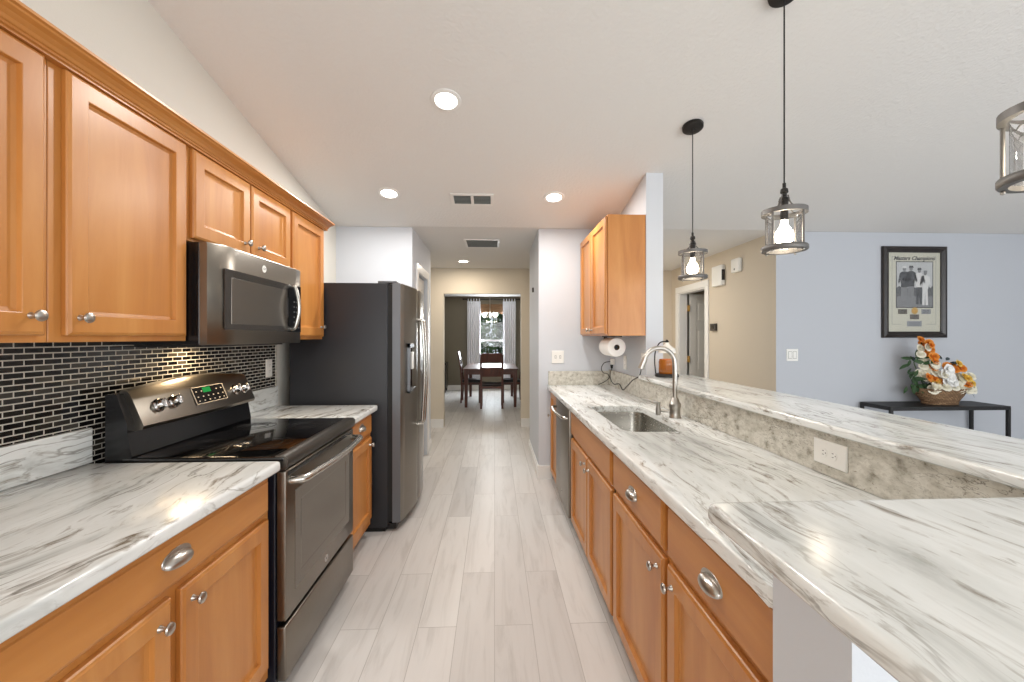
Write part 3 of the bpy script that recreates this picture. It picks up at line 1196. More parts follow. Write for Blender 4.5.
pts = [(xf, 2.285, 1.425), (xf + .022, 2.285, 1.43)] + [(xf + .030 + .016 * math.sin(PI * k / 6), 2.285, 1.445 + .19 * k / 6) for k in range(7)] + [(xf + .022, 2.285, 1.65), (xf, 2.285, 1.655)]
tube(bm, pts, .0105, 12, 3)
obj('handle', bm, 'steel', md, 60)
bm = bmesh.new()
lathe(bm, [(0, 0), (.017, 0), (.017, .0015), (0, .0015)], (xf, 2.03, 1.706), (1, 0, 0), 24)
em = obj('emblem', bm, 'plastic', mw)
text_obj('lettering', 'GE', .016, 'photo_mid', em, ori((xf + .0016, 2.03, 1.706), (0, 1, 0), (0, 0, 1)), .3)
bm = bmesh.new()
box(bm, XL + .05, -1.20, MY0 + .06, MY1 - .06, MZ0 - .010, MZ0 - .001)
bt = obj('vent_grille', bm, 'black_m', mw)
bm = bmesh.new()
box(bm, -1.40, -1.34, 1.98, 2.14, MZ0 - .012, MZ0 - .0102)
obj('cooktop_light', bm, emit('cooktop_lamp_glow', (1, .78, .5, 1), 3), bt)
L_ = area_light('cooktop_lamp', (-1.37, 2.06, MZ0 - .016), (0, 0, 0), .16, .06, 2.2, (1, .74, .45))

# ------------------------------------------------------------------ refrigerator
FY0, FY1 = 2.975, 3.885
fr = thing('refrigerator', 'slate side-by-side refrigerator with charcoal side and ice dispenser', 'refrigerator', (-1.1, (FY0 + FY1) / 2, 0))
bm = bmesh.new()
box(bm, -1.44, -.757, FY0, FY1, .03, 1.765, .006, 3)
obj('cabinet_body', bm, 'fridge_side', fr, 50)
bm = bmesh.new()
box(bm, -1.40, -.775, FY0 + .01, FY1 - .01, 0, .06)
box(bm, -.775, -.70, FY0 + .02, FY1 - .02, .012, .055, .006)
obj('base_grille', bm, 'black', fr)
bm = bmesh.new()
box(bm, -.757, -.726, FY0 + .008, FY1 - .012, .07, 1.755)
obj('gasket', bm, 'rubber', fr)
for y0, y1 in ((FY0 + .01, FY0 + .09), (FY1 - .09, FY1 - .01)):
    bm = bmesh.new()
    box(bm, -.83, -.70, y0, y1, 1.765, 1.782, .005)
    obj('hinge_cover', bm, 'fridge_trim', fr)


def fr_door(y0, y1):
    b_ = bmesh.new()
    NSD = 10
    rows_ = []
    for i in range(NSD + 1):
        u = i / NSD
        y = y0 + (y1 - y0) * u
        ug = (y - FY0) / (FY1 - FY0)
        bow = .055 * (1 - (2 * ug - 1) ** 2)
        ed = .006 if i in (0, NSD) else 0
        rows_.append([b_.verts.new(c) for c in ((-.725, y, .065 + ed), (-.668 + bow - .008, y, .065 + ed), (-.668 + bow - ed, y, .072 + ed), (-.668 + bow - ed, y, 1.758 - ed), (-.668 + bow - .008, y, 1.765 - ed), (-.725, y, 1.765 - ed))])
    for p, q in zip(rows_, rows_[1:]):
        for k in range(6):
            b_.faces.new((p[k], p[(k + 1) % 6], q[(k + 1) % 6], q[k]))
    b_.faces.new(rows_[0])
    b_.faces.new(rows_[-1][::-1])
    return b_


def fx(y):
    ug = (y - FY0) / (FY1 - FY0)
    return -.668 + .055 * (1 - (2 * ug - 1) ** 2)


YS = 3.375
doorA = obj('door', fr_door(FY0 + .002, YS - .003), 'slate', fr, 40)
doorB = obj('door', fr_door(YS + .003, FY1 - .002), 'slate', fr, 40)
bm = bmesh.new()
box(bm, -.724, -.668, FY0 - .0005, FY0 + .0018, .066, 1.764)
obj('edge_trim', bm, 'fridge_trim', doorA)
for dr, y in ((doorA, YS - .045), (doorB, YS + .045)):
    bm = bmesh.new()
    x = fx(y)
    pts = [(x - .004, y, 1.52), (x + .030, y, 1.515)] + [(x + .040 + .018 * math.sin(PI * k / 6), y, 1.49 - .77 * k / 6) for k in range(7)] + [(x + .030, y, .695), (x - .004, y, .69)]
    tube(bm, pts, .0125, 12, 3)
    obj('handle', bm, 'steel', dr, 60)
# dispenser on the near door
bm = bmesh.new()
y0, y1 = 3.095, 3.275
for a in ((y0, y1, 1.30, 1.335), (y0, y1, .965, .985), (y0, y0 + .014, .965, 1.335), (y1 - .014, y1, .965, 1.335)):
    box(bm, fx(3.185) - .03, fx(3.185) + .006, *a, .003)
dsp = obj('dispenser', bm, 'fridge_trim', fr)
bm = bmesh.new()
box(bm, fx(3.185) - .03, fx(3.185) + .001, y0 + .012, y1 - .012, .98, 1.305)
obj('recess', bm, 'bglass', dsp)
bm = bmesh.new()
box(bm, fx(3.185), fx(3.185) + .012, 3.16, 3.21, 1.14, 1.27, .004)
obj('paddle', bm, 'plastic', dsp)
bm = bmesh.new()
box(bm, fx(3.185), fx(3.185) + .016, y0 + .02, y1 - .02, .985, 1.0, .003)
obj('drip_tray', bm, 'fridge_trim', dsp)

# ------------------------------------------------------------------ right run
RF = .560        # face frame; doors stand at .540
RB = 1.138
g = 'honey wood base cabinets under the sink counter'
cabinet('base_cabinet', 'wood base cabinet with drawer at the near end of the sink counter', 'cabinet', -1, RB, RF, .744, 1.298, 0, .872,
        [(.757, 1.284, .082, .668, 1.243, .615)], [(.757, 1.284, .692, .862, 'cup', 1.01, .766)], toe=.072, group=g)
cabinet('base_cabinet', 'wood base cabinet with one drawer, between sink and near-end cabinets', 'cabinet', -1, RB, RF, 1.300, 1.893, 0, .872,
        [(1.315, 1.878, .082, .668, 1.36, .62)], [(1.315, 1.878, .692, .862, 'cup', 1.60, .766)], toe=.072, group=g)
cabinet('base_cabinet', 'wide two-door wood base cabinet beneath the sink', 'cabinet', -1, RB, RF, 1.895, 2.938, 0, .872,
        [(1.912, 2.405, .082, .668, 2.36, .615), (2.415, 2.922, .082, .668, 2.462, .625)], [(1.912, 2.922, .692, .862, None)], toe=.072, group=g, open_top=True)
cabinet('base_cabinet', 'narrow wood base cabinet beyond the dishwasher by the far wall', 'cabinet', -1, RB, RF, 3.556, 4.017, 0, .872,
        [(3.572, 4.0, .082, .862, 3.96, .632)], toe=.072, group=g)
# dishwasher
dw = thing('dishwasher', 'slate dishwasher with bar handle in the sink counter', 'dishwasher', (.85, 3.247, 0))
bm = bmesh.new()
box(bm, .575, 1.13, 2.944, 3.550, .10, .868)
obj('tub', bm, 'black', dw)
bm = bmesh.new()
box(bm, .62, 1.13, 2.944, 3.550, 0, .0995)
obj('toe_kick', bm, 'black', dw)
bm = bmesh.new()
box(bm, .528, .573, 2.946, 3.548, .085, .866, .006, 3)
dd = obj('door', bm, 'slate', dw, 50)
bm = bmesh.new()
pts = [(.528, 2.985, .792), (.505, 2.99, .795)] + [(.490 - .018 * math.sin(PI * k / 6), 3.01 + .474 * k / 6, .797) for k in range(7)] + [(.505, 3.504, .795), (.528, 3.509, .792)]
tube(bm, pts, .011, 12, 3)
obj('handle', bm, 'steel', dd, 60)
bm = bmesh.new()
lathe(bm, [(0, 0), (.015, 0), (.015, .0015), (0, .0015)], (.528, 3.247, .175), (-1, 0, 0), 24)
em = obj('emblem', bm, 'chrome', dw)
text_obj('lettering', 'GE', .014, 'slate_d', em, ori((.5263, 3.247, .175), (0, -1, 0), (0, 0, 1)), .3)


# worktop with the sink cut out of it
def rrect(x0, x1, y0, y1, r, n=6):
    P = []
    for cx_, cy_, a0 in ((x1 - r, y0 + r, -PI / 2), (x1 - r, y1 - r, 0), (x0 + r, y1 - r, PI / 2), (x0 + r, y0 + r, PI)):
        for k in range(n + 1):
            a = a0 + PI / 2 * k / n
            P.append((cx_ + r * math.cos(a), cy_ + r * math.sin(a)))
    return P


SX0, SX1, SY0, SY1 = .645, .990, 2.02, 2.79
hole = rrect(SX0, SX1, SY0, SY1, .075)
WX = .512
bm = bmesh.new()
outer = [(WX, .744), (RB, .744), (RB, 4.030), (WX, 4.030)]
ed = []
for loop in (outer, hole):
    vs = [bm.verts.new((p[0], p[1], CT)) for p in loop]
    ed += [bm.edges.new((vs[k], vs[(k + 1) % len(vs)])) for k in range(len(vs))]
bmesh.ops.triangle_fill(bm, use_beauty=True, use_dissolve=False, edges=ed)
# keep only faces outside the hole
cx_, cy_ = (SX0 + SX1) / 2, (SY0 + SY1) / 2
kill = [f for f in bm.faces if all(SX0 - 1e-4 <= v.co.x <= SX1 + 1e-4 and SY0 - 1e-4 <= v.co.y <= SY1 + 1e-4 for v in f.verts)]
bmesh.ops.delete(bm, geom=kill, context='FACES_ONLY')
r = bmesh.ops.extrude_face_region(bm, geom=bm.faces[:])
for v in [e for e in r['geom'] if isinstance(e, bmesh.types.BMVert)]:
    v.co.z -= .04
bmesh.ops.recalc_face_normals(bm, faces=bm.faces[:])
be = [e for e in bm.edges if all(abs(v.co.x - WX) < 1e-4 for v in e.verts) and abs(e.verts[0].co.z - e.verts[1].co.z) < 1e-5]
bmesh.ops.bevel(bm, geom=be, offset=.013, segments=4, profile=.5, affect='EDGES')
be = [e for e in bm.edges if all(SX0 - .01 <= v.co.x <= SX1 + .01 and SY0 - .01 <= v.co.y <= SY1 + .01 and abs(v.co.z - CT) < 1e-4 for v in e.verts)
      and len(e.link_faces) == 2 and abs(e.calc_face_angle(0)) > 1]
bmesh.ops.bevel(bm, geom=be, offset=.006, segments=2, profile=.5, affect='EDGES')
single('worktop', bm, 'granite', 'long streaked granite worktop with the sink cut into it', 'worktop', 'granite worktops', smooth=40)
bm = bmesh.new()
box(bm, RB - .022, RB - .001, .744, 4.028, CT + .001, 1.064, .002)
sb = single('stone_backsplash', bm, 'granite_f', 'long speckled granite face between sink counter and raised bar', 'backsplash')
bm = bmesh.new()
box(bm, WX + .01, RB - .024, 4.010, 4.031, CT + .001, 1.050, .003)
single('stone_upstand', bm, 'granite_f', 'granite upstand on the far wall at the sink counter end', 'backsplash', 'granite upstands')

# raised bar, an L of one slab level
bm = bmesh.new()
BX0, BX1 = 1.080, 1.475
outl = [(BX0, .705), (BX0, 3.078), (BX1, 3.078), (BX1, .20)]
nb = [(.47, .20)] + []
# near return with rounded corner
cor = []
for k in range(7):
    a = PI * 1.5 - PI / 2 * k / 6
    cor.append((.432 + .07 * math.cos(a), .27 + .07 * math.sin(a)))
cor2 = []
for k in range(5):
    a = PI - PI / 2 * k / 4
    cor2.append((.382 + .020 * math.cos(a), .685 + .020 * math.sin(a)))
poly = outl + cor + cor2
prism(bm, poly, 'z', 1.0645, 1.097)
bmesh.ops.recalc_face_normals(bm, faces=bm.faces[:])
be = [e for e in bm.edges if abs(e.verts[0].co.z - e.verts[1].co.z) < 1e-5]
bmesh.ops.bevel(bm, geom=be, offset=.012, segments=4, profile=.5, affect='EDGES')
single('bar_top', bm, 'granite', 'raised streaked granite bar top wrapping the near end of the counter', 'bar top', smooth=40)

# sink
bm = bmesh.new()
sk = thing('sink', 'stainless undermount sink set in the granite worktop', 'sink', ((SX0 + SX1) / 2, (SY0 + SY1) / 2, .66))
loops = []
for ins, z, r_ in ((-.02, CT - .0405, .09), (-.004, CT - .0405, .079), (-.002, CT - .06, .077), (.006, .72, .07), (.016, .70, .06), (.04, .694, .05)):
    loops.append([bm.verts.new((p[0], p[1], z)) for p in rrect(SX0 + ins, SX1 - ins, SY0 + ins, SY1 - ins, r_)])
for p, q in zip(loops, loops[1:]):
    for k in range(len(p)):
        bm.faces.new((p[k], p[(k + 1) % len(p)], q[(k + 1) % len(p)], q[k]))
bm.faces.new(loops[-1])
obj('basin', bm, 'steel', sk, 50)
bm = bmesh.new()
lathe(bm, [(.0, .0), (.024, .0), (.03, .002), (.042, .004), (.045, .002), (.045, 0)], (.86, 2.41, .6945), (0, 0, 1), 28)
obj('drain', bm, 'chrome', sk, 40)
for v in sk.children[0].data.polygons:
    pass

# faucet
fc = thing('faucet', 'brushed nickel gooseneck faucet behind the sink', 'faucet', (1.046, 2.368, CT + .001))
FX, FYY = 1.046, 2.368
bm = bmesh.new()
lathe(bm, [(0, 0), (.034, 0), (.034, .004), (.031, .008), (.030, .055), (.034, .060), (.034, .080), (.027, .088), (.022, .105), (.0155, .115), (0, .115)], (FX, FYY, CT + .001), (0, 0, 1), 28)
obj('body', bm, 'nickel', fc, 40)
bm = bmesh.new()
R_ = .088
pts = [(FX, FYY, CT + .10), (FX, FYY, 1.10), (FX, FYY, 1.20)]
for k in range(1, 13):
    a = PI * .92 * k / 12
    pts.append((FX - R_ + R_ * math.cos(a), FYY + .02 * k / 12, 1.225 + R_ * 1.05 * math.sin(a)))
tube(bm, pts, .0135, 16, 3)
obj('spout', bm, 'nickel', fc, 60)
bm = bmesh.new()
e1 = Vector(pts[-1])
e0 = Vector(pts[-2])
dv = (e1 - e0).normalized()
cyl(bm, e1 - dv * .01, e1 + dv * .055, .0165, .018, 18)
obj('spray_head', bm, 'nickel', fc, 40)
bm = bmesh.new()
tube(bm, [(FX - .02, FYY + .01, CT + .035), (FX - .055, FYY + .02, CT + .035), (FX - .085, FYY + .025, CT + .04)], .008, 12, 3)
lathe(bm, [(0, 0), (.014, 0), (.015, .02), (.012, .06), (.013, .075), (0, .08)], (FX - .088, FYY + .026, CT + .012), (0, 0, 1), 20)
tube(bm, [(FX - .088, FYY + .026, CT + .086), (FX - .12, FYY + .035, CT + .090), (FX - .175, FYY + .045, CT + .102)], lambda t: .0085 - .003 * t, 10, 3)
hd = obj('lever_handle', bm, 'nickel', fc, 50)

# outlet in the granite face, laid sideways
plate('wall_outlet', 'white outlet lying sideways in the granite face under the bar', 'outlet', (RB - .0225, 1.333, .992), (-1, 0, 0), .082, .135, side=(0, 1, 0))
plate('wall_outlet', 'white outlet on the short wall under the right upper cabinet, farther one', 'outlet', (1.1395, 3.575, 1.16), (-1, 0, 0), .075, .12)
plate('wall_outlet', 'white outlet on the short wall near its free edge by the bar', 'outlet', (1.1395, 3.14, 1.20), (-1, 0, 0), .075, .12)
plate('light_switch', 'white double switch plate on the far wall beside the sink counter', 'switch', (.617, YB - .0005, 1.188), (0, -1, 0), .12, .122, 2, 'toggle', side=(0, 0, 1))
plate('light_switch', 'white double rocker switch on the blue-grey living room wall', 'switch', (2.975, YB - .0015, 1.203), (0, -1, 0), .118, .12, 2, 'rocker')
bm = bmesh.new()
box(bm, .412, .4295, 4.53, 4.57, 1.875, 1.925, .005)
single('door_chime_button', bm, 'thermo', 'small dark control on the hallway wall near the dining opening', 'control')

# right upper cabinet: seen from its smooth end panel
cabinet('upper_cabinet', 'two-door wood upper cabinet on the short right wall', 'cabinet', -1, 1.1385, .850, 3.085, 4.005, 1.392, 2.305,
        [(3.096, 3.545, 1.402, 2.295, 3.50, 1.44), (3.553, 3.994, 1.402, 2.295, 3.60, 1.44)])

# paper towel
th = thing('paper_towel_holder', 'black paper towel holder under the right upper cabinet', 'holder', (.97, 3.40, 1.30))
bm = bmesh.new()
box(bm, .945, .995, 3.20, 3.62, 1.382, 1.3915, .002)
obj('mounting_plate', bm, 'black_m', th)
bm = bmesh.new()
box(bm, .955, .985, 3.596, 3.604, 1.285, 1.382, .002)
obj('bracket', bm, 'black_m', th)
bm = bmesh.new()
cyl(bm, (.97, 3.275, 1.30), (.97, 3.596, 1.30), .010, seg=14)
obj('rod', bm, 'black_m', th)
bm = bmesh.new()
lathe(bm, [(.022, 0), (.060, 0), (.072, .004), (.075, .012), (.075, .268), (.072, .276), (.06, .28), (.022, .28), (.022, 0)], (.97, 3.26, 1.30), (0, 1, 0), 40)
tr = single('paper_towel_roll', bm, 'paper', 'white paper towel roll hanging under the right upper cabinet', 'paper towel', smooth=50)
bm = bmesh.new()
lathe(bm, [(.0205, -.002), (.0222, -.002), (.0222, .282), (.0205, .282), (.0205, -.002)], (.97, 3.26, 1.30), (0, 1, 0), 28)
o = obj('core', bm, 'card')
o.data.transform(Matrix.Translation(-tr.location))
o.parent = tr

# plug adapter and cord in the corner
pl = thing('plug_adapter', 'white plug-in adapter in the corner below the paper towel', 'plug', (1.11, 3.90, 1.12))
bm = bmesh.new()
box(bm, 1.100, 1.1385, 3.88, 3.925, 1.12, 1.175, .008, 3)
obj('housing', bm, 'plastic', pl, 50)
bm = bmesh.new()
cyl(bm, (1.112, 3.90, 1.085), (1.112, 3.90, 1.12), .010, .014, 12)
obj('plug', bm, 'rubber', pl)
bm = bmesh.new()
tube(bm, [(1.112, 3.90, 1.083), (1.09, 3.88, 1.035), (1.075, 3.80, .985), (1.07, 3.68, .960), (1.088, 3.58, .972), (1.085, 3.47, .935), (1.09, 3.36, .985), (1.10, 3.26, 1.04), (1.118, 3.16, 1.085), (1.128, 3.145, 1.16), (1.126, 3.14, 1.18)], .0042, 8, 5)
single('power_cord', bm, 'rubber', 'black power cord looping along the granite face from the corner plug', 'cord', smooth=60)
bm = bmesh.new()
tube(bm, [(1.092, 3.885, 1.15), (1.03, 3.86, 1.14), (1.005, 3.87, 1.09), (1.03, 3.90, 1.045), (1.08, 3.93, 1.03), (1.10, 3.95, .99), (1.06, 3.97, .95), (1.0, 3.96, .925)], .0036, 8, 5)
single('power_cord', bm, 'rubber', 'short curled black cord hanging beside the corner plug adapter', 'cord', smooth=60)

# candle warmer lamp with jar candle on the far end of the bar
cw = thing('candle_warmer', 'black candle warmer lamp at the far end of the bar', 'lamp', (1.235, 2.93, 1.097))
bm = bmesh.new()
lathe(bm, [(0, 0), (.078, 0), (.082, .006), (.082, .016), (.076, .022), (0, .022)], (1.235, 2.93, 1.0975), (0, 0, 1), 36)
obj('base', bm, 'black_m', cw, 40)
bm = bmesh.new()
tube(bm, [(1.165, 2.955, 1.115), (1.158, 2.958, 1.20), (1.162, 2.955, 1.28), (1.185, 2.945, 1.335), (1.215, 2.935, 1.350), (1.236, 2.93, 1.345)], .0045, 10, 5)
obj('arm', bm, 'black_m', cw, 60)
bm = bmesh.new()
lathe(bm, [(0, .045), (.012, .045), (.018, .03), (.03, .018), (.055, 0), (.06, -.03), (.058, -.03), (.053, 0), (.028, .015), (0, .018)], (1.236, 2.93, 1.298), (0, 0, 1), 32)
obj('lamp_shade', bm, 'lampshade', cw, 40)
bm = bmesh.new()
lathe(bm, [(0, 0), (.010, 0), (.014, .006), (.010, .014), (.005, .02), (0, .022)], (1.236, 2.93, 1.342), (0, 0, 1), 16)
obj('finial', bm, 'black_m', cw, 40)
bm = bmesh.new()
ball(bm, (1.236, 2.93, 1.290), .020)
obj('bulb', bm, 'warm_glow', cw, 60)
jr = thing('jar_candle', 'amber jar candle standing on the candle warmer base', 'candle', (1.235, 2.93, 1.1195))
bm = bmesh.new()
lathe(bm, [(0, 0), (.052, 0), (.056, .006), (.056, .085), (.052, .095), (.053, .104), (.049, .104), (.048, .096), (0, .09)], (1.235, 2.93, 1.1198), (0, 0, 1), 36)
obj('jar', bm, 'wax', jr, 40)
bm = bmesh.new()
lathe(bm, [(0, .0905), (.046, .0975), (0, .0985)], (1.235, 2.93, 1.1198), (0, 0, 1), 28)
obj('wax', bm, 'wax_top', jr)
bm = bmesh.new()
box(bm, 1.205, 1.265, 2.8735, 2.876, 1.148, 1.185, .001)
obj('paper_label', bm, plain('candle_paper_label', srgb(150, 84, 26), .7), jr)


# ------------------------------------------------------------------ pendants
def pendant(x, y, zb, label):
    t = thing('pendant_light', label, 'pendant light', (x, y, zb), 'glass lantern pendants over the bar')
    zt = zb + .178
    cn = zc(y)
    n_ = Vector((0, -SLOPE, -1)).normalized()
    bm = bmesh.new()
    lathe(bm, [(0, .001), (.062, .001), (.064, .006), (.062, .022), (.055, .028), (.014, .030), (.010, .042), (0, .042)], (x, y, cn), n_, 32)
    obj('ceiling_canopy', bm, 'pend_d', t, 40)
    bm = bmesh.new()
    cyl(bm, (x, y, zt + .085), (x, y, cn - .034), .0032, seg=8)
    obj('cord', bm, 'rubber', t)
    bm = bmesh.new()
    lathe(bm, [(0, .115), (.007, .115), (.007, .095), (.014, .09), (.016, .075), (.010, .07), (.010, .055), (.020, .05), (.022, .038), (0, .038)], (x, y, zt), (0, 0, 1), 20)
    st = obj('stem_fitting', bm, 'pend_d', t, 40)
    bm = bmesh.new()
    for a in (0, PI / 2, PI, 3 * PI / 2):
        ca, sa = math.cos(a + .4), math.sin(a + .4)
        tube(bm, [(x + .016 * ca, y + .016 * sa, zt + .06), (x + .030 * ca, y + .030 * sa, zt + .02), (x + .0755 * ca, y + .0755 * sa, zt - .008)], .003, 8, 4)
    obj('yoke', bm, 'pend', st, 60)
    bm = bmesh.new()
    ringband(bm, (x, y, zt - .020), (0, 0, 1), .0705, .0865, .020)
    obj('top_ring', bm, 'pend', t, 40)
    bm = bmesh.new()
    lathe(bm, [(.0675, 0), (.085, 0), (.088, .004), (.088, .018), (.085, .022), (.0675, .022), (.0675, 0)], (x, y, zb), (0, 0, 1), 44)
    br = obj('bottom_ring', bm, 'pend', t, 40)
    bm = bmesh.new()
    for a in (0, PI / 2, PI, 3 * PI / 2):
        ball(bm, (x + .078 * math.cos(a + .4), y + .078 * math.sin(a + .4), zb - .004), .006, sub=1)
    obj('screws', bm, 'nickel', br, 60)
    for a in (0, PI / 2, PI, 3 * PI / 2):
        bm = bmesh.new()
        ca, sa = math.cos(a + .4), math.sin(a + .4)
        cyl(bm, (x + .0785 * ca, y + .0785 * sa, zb + .02), (x + .0785 * ca, y + .0785 * sa, zt - .018), .0048, seg=10)
        obj('rod', bm, 'pend', t, 60)
    bm = bmesh.new()
    lathe(bm, [(.066, .012), (.066, .166)], (x, y, zb), (0, 0, 1), 44)
    obj('glass_cylinder', bm, 'lampglass', t, 60)
    bm = bmesh.new()
    cyl(bm, (x, y, zt - .045), (x, y, zt + .045), .015, seg=16)
    sk_ = obj('lamp_socket', bm, 'pend_d', t, 50)
    bm = bmesh.new()
    lathe(bm, [(0, -.108), (.018, -.104), (.031, -.092), (.036, -.074), (.033, -.056), (.022, -.036), (.014, -.022), (.013, -.002), (0, -.002)], (x, y, zt - .042), (0, 0, 1), 24)
    obj('bulb', bm, 'bulb', t, 60)
    return t


pendant(1.25, 2.572, 1.748, 'glass lantern pendant farthest along the bar, next to the short wall')
pendant(1.25, 1.742, 1.752, 'middle glass lantern pendant, shown with its whole cage above the bar')
pendant(1.302, .915, 1.745, 'nearest lantern pendant, cut off by the photo edge')


# ------------------------------------------------------------------ ceiling fixtures
def can(x, y, label, power, color):
    z = zc(y)
    sl = y < YC
    n_ = Vector((0, -SLOPE, -1)).normalized() if sl else Vector((0, 0, -1))
    t = thing('recessed_light', label, 'ceiling light', (x, y, z - .012), 'round recessed ceiling lights')
    bm = bmesh.new()
    lathe(bm, [(.062, .001), (.088, .001), (.086, .006), (.066, .010), (.062, .006), (.062, .001)], (x, y, z), n_, 36)
    obj('trim_ring', bm, 'white', t, 40)
    bm = bmesh.new()
    lathe(bm, [(0, .002), (.0615, .002), (.058, .007), (0, .009)], (x, y, z), n_, 32)
    obj('lens', bm, 'canlens', t, 60)
    d_ = bpy.data.lights.new('downlight', 'AREA')
    d_.shape = 'DISK'
    d_.size = .11
    d_.energy = power
    d_.color = color
    lo = bpy.data.objects.new('downlight', d_)
    COL.objects.link(lo)
    lo.parent = t
    lo.location = n_ * .016 + Vector((0, 0, .012))
    lo.rotation_euler = Vector((0, 0, -1)).rotation_difference(n_).to_euler()


WARM = (1, .965, .92)
can(-.280, 2.41, 'round recessed ceiling light nearest the viewer', 13, WARM)
can(-.858, 3.415, 'round recessed ceiling light on the left, above the refrigerator side', 13, WARM)
can(.494, 3.44, 'round recessed ceiling light on the right, near the right upper cabinet', 13, WARM)
can(-.432, 5.79, 'round recessed ceiling light in the hallway before the dining room', 12, (1, .88, .74))


can(1.62, 5.45, 'added unseen ceiling light in the passage behind the short wall', 19, (1, .96, .9))  # hidden fixture added to brighten the beige passage wall


def vent(x0, x1, y0, y1, label, group, two):
    cx_, cy_ = (x0 + x1) / 2, (y0 + y1) / 2
    t = thing('air_vent', label, 'vent', (cx_, cy_, zc(cy_) - .014), group)
    sl = SLOPE if cy_ < YC else 0
    mt = ori((cx_, cy_, zc(cy_)), (1, 0, 0), (0, -1, sl))     # local z points down
    hx, hy = (x1 - x0) / 2, (y1 - y0) / 2
    bm = bmesh.new()
    for a in ((-hx, hx, -hy, -hy + .026), (-hx, hx, hy - .026, hy), (-hx, -hx + .026, -hy + .026, hy - .026), (hx - .026, hx, -hy + .026, hy - .026)):
        box(bm, *a, .0005, .010, .003)
    if two:
        box(bm, -.012, .012, -hy + .026, hy - .026, .0005, .010, .002)
    bm.transform(mt)
    obj('frame', bm, 'vent', t)
    bm = bmesh.new()
    box(bm, -hx + .02, hx - .02, -hy + .02, hy - .02, .0004, .002)
    bm.transform(mt)
    obj('duct', bm, 'vent_d', t)
    nl = 7 if two else 12
    for k in range(nl):
        yy = -hy + .03 + (2 * hy - .06) * k / (nl - 1)
        b_ = bmesh.new()
        box(b_, -hx + .026, hx - .026, -.0006, .0006, -.0028, .0028)
        b_.transform(Matrix.Translation((0, yy, .006)) @ Matrix.Rotation(math.radians(-20), 4, 'X'))
        b_.transform(mt)
        obj('louvre', b_, 'louvre', t)


vent(-.365, -.008, 3.40, 3.585, 'white two-bay air vent on the sloping kitchen ceiling', 'ceiling air vents', True)
vent(-.335, .060, 4.48, 4.88, 'white return air vent on the flat hallway ceiling', 'ceiling air vents', False)

# ------------------------------------------------------------------ passage wall items
th = thing('thermostat', 'dark thermostat on the beige passage wall', 'thermostat', (XE - .02, 5.2, 1.46))
bm = bmesh.new()
box(bm, XE - .034, XE - .0005, 5.13, 5.25, 1.463, 1.555, .006)
obj('case', bm, 'thermo', th)
bm = bmesh.new()
box(bm, XE - .0355, XE - .034, 5.15, 5.23, 1.49, 1.535)
obj('screen', bm, 'display', th)
ch = thing('door_chime', 'white door chime box high on the beige passage wall', 'chime', (XE - .03, 5.04, 2.02))
bm = bmesh.new()
box(bm, XE - .05, XE - .0005, 4.95, 5.18, 2.02, 2.27, .01, 3)
obj('cover', bm, 'plastic', ch, 50)
bm = bmesh.new()
box(bm, XE - .044, XE - .006, 4.9475, 4.9505, 2.08, 2.21)
obj('side_slot', bm, 'black_m', ch)
sn = thing('alarm_sensor', 'small white sensor box to the right of the door chime', 'sensor', (XE - .03, 4.68, 2.12))
bm = bmesh.new()
box(bm, XE - .045, XE - .0005, 4.60, 4.76, 2.13, 2.29, .014, 3)
obj('case', bm, 'plastic', sn, 50)
bm = bmesh.new()
lathe(bm, [(0, 0), (.012, 0), (.010, .004), (0, .006)], (XE - .045, 4.68, 2.165), (-1, 0, 0), 16)
obj('lens', bm, 'photo_mid', sn, 50)

# ------------------------------------------------------------------ framed photograph
YW = YB - .001
PX0, PX1, PZ0, PZ1 = 3.90, 4.575, 1.376, 2.298
pf = thing('picture_frame', 'dark framed black-and-white golf photograph on the blue-grey wall', 'picture', ((PX0 + PX1) / 2, YW - .02, PZ0))


def ybox(bm, x0, x1, z0, z1, d0, d1, bev=0):
    return box(bm, x0, x1, YW - d1, YW - d0, z0, z1, bev)


bm = bmesh.new()
fw = .062
R = []
for ins, d_ in ((0, .002), (0, .022), (.006, .030), (.03, .036), (.05, .026), (fw, .022), (fw, .012)):
    R.append([bm.verts.new((xx, YW - d_, zz)) for xx, zz in ((PX0 + ins, PZ0 + ins), (PX1 - ins, PZ0 + ins), (PX1 - ins, PZ1 - ins), (PX0 + ins, PZ1 - ins))])
for p, q in zip(R, R[1:]):
    for k in range(4):
        bm.faces.new((p[k], p[(k + 1) % 4], q[(k + 1) % 4], q[k]))
bm.faces.new(R[0][::-1])
obj('frame', bm, 'frame', pf)
bm = bmesh.new()
ybox(bm, PX0 + fw, PX1 - fw, PZ0 + fw, PZ1 - fw, .003, .011)
mt_ = obj('mat_board', bm, 'mat', pf)
# double ruled line
bm = bmesh.new()
lx0, lx1, lz0, lz1 = PX0 + .105, PX1 - .105, PZ0 + .135, PZ1 - .10
for a in ((lx0, lx0 + .003, lz0, lz1), (lx1 - .003, lx1, lz0, lz1), (lx0, lx0 + .10, lz0, lz0 + .003), (lx1 - .10, lx1, lz0, lz0 + .003), (lx0, lx0 + .04, lz1 - .003, lz1), (lx1 - .04, lx1, lz1 - .003, lz1)):
    ybox(bm, *a, .011, .0114)
obj('ruled_line', bm, 'photo_mid', mt_)
text_obj('title_lettering', 'Masters Champions', .054, 'ink', mt_, ori(((PX0 + PX1) / 2, YW - .0118, 2.178), (1, 0, 0), (0, 0, 1)), .4, bold=.0013)
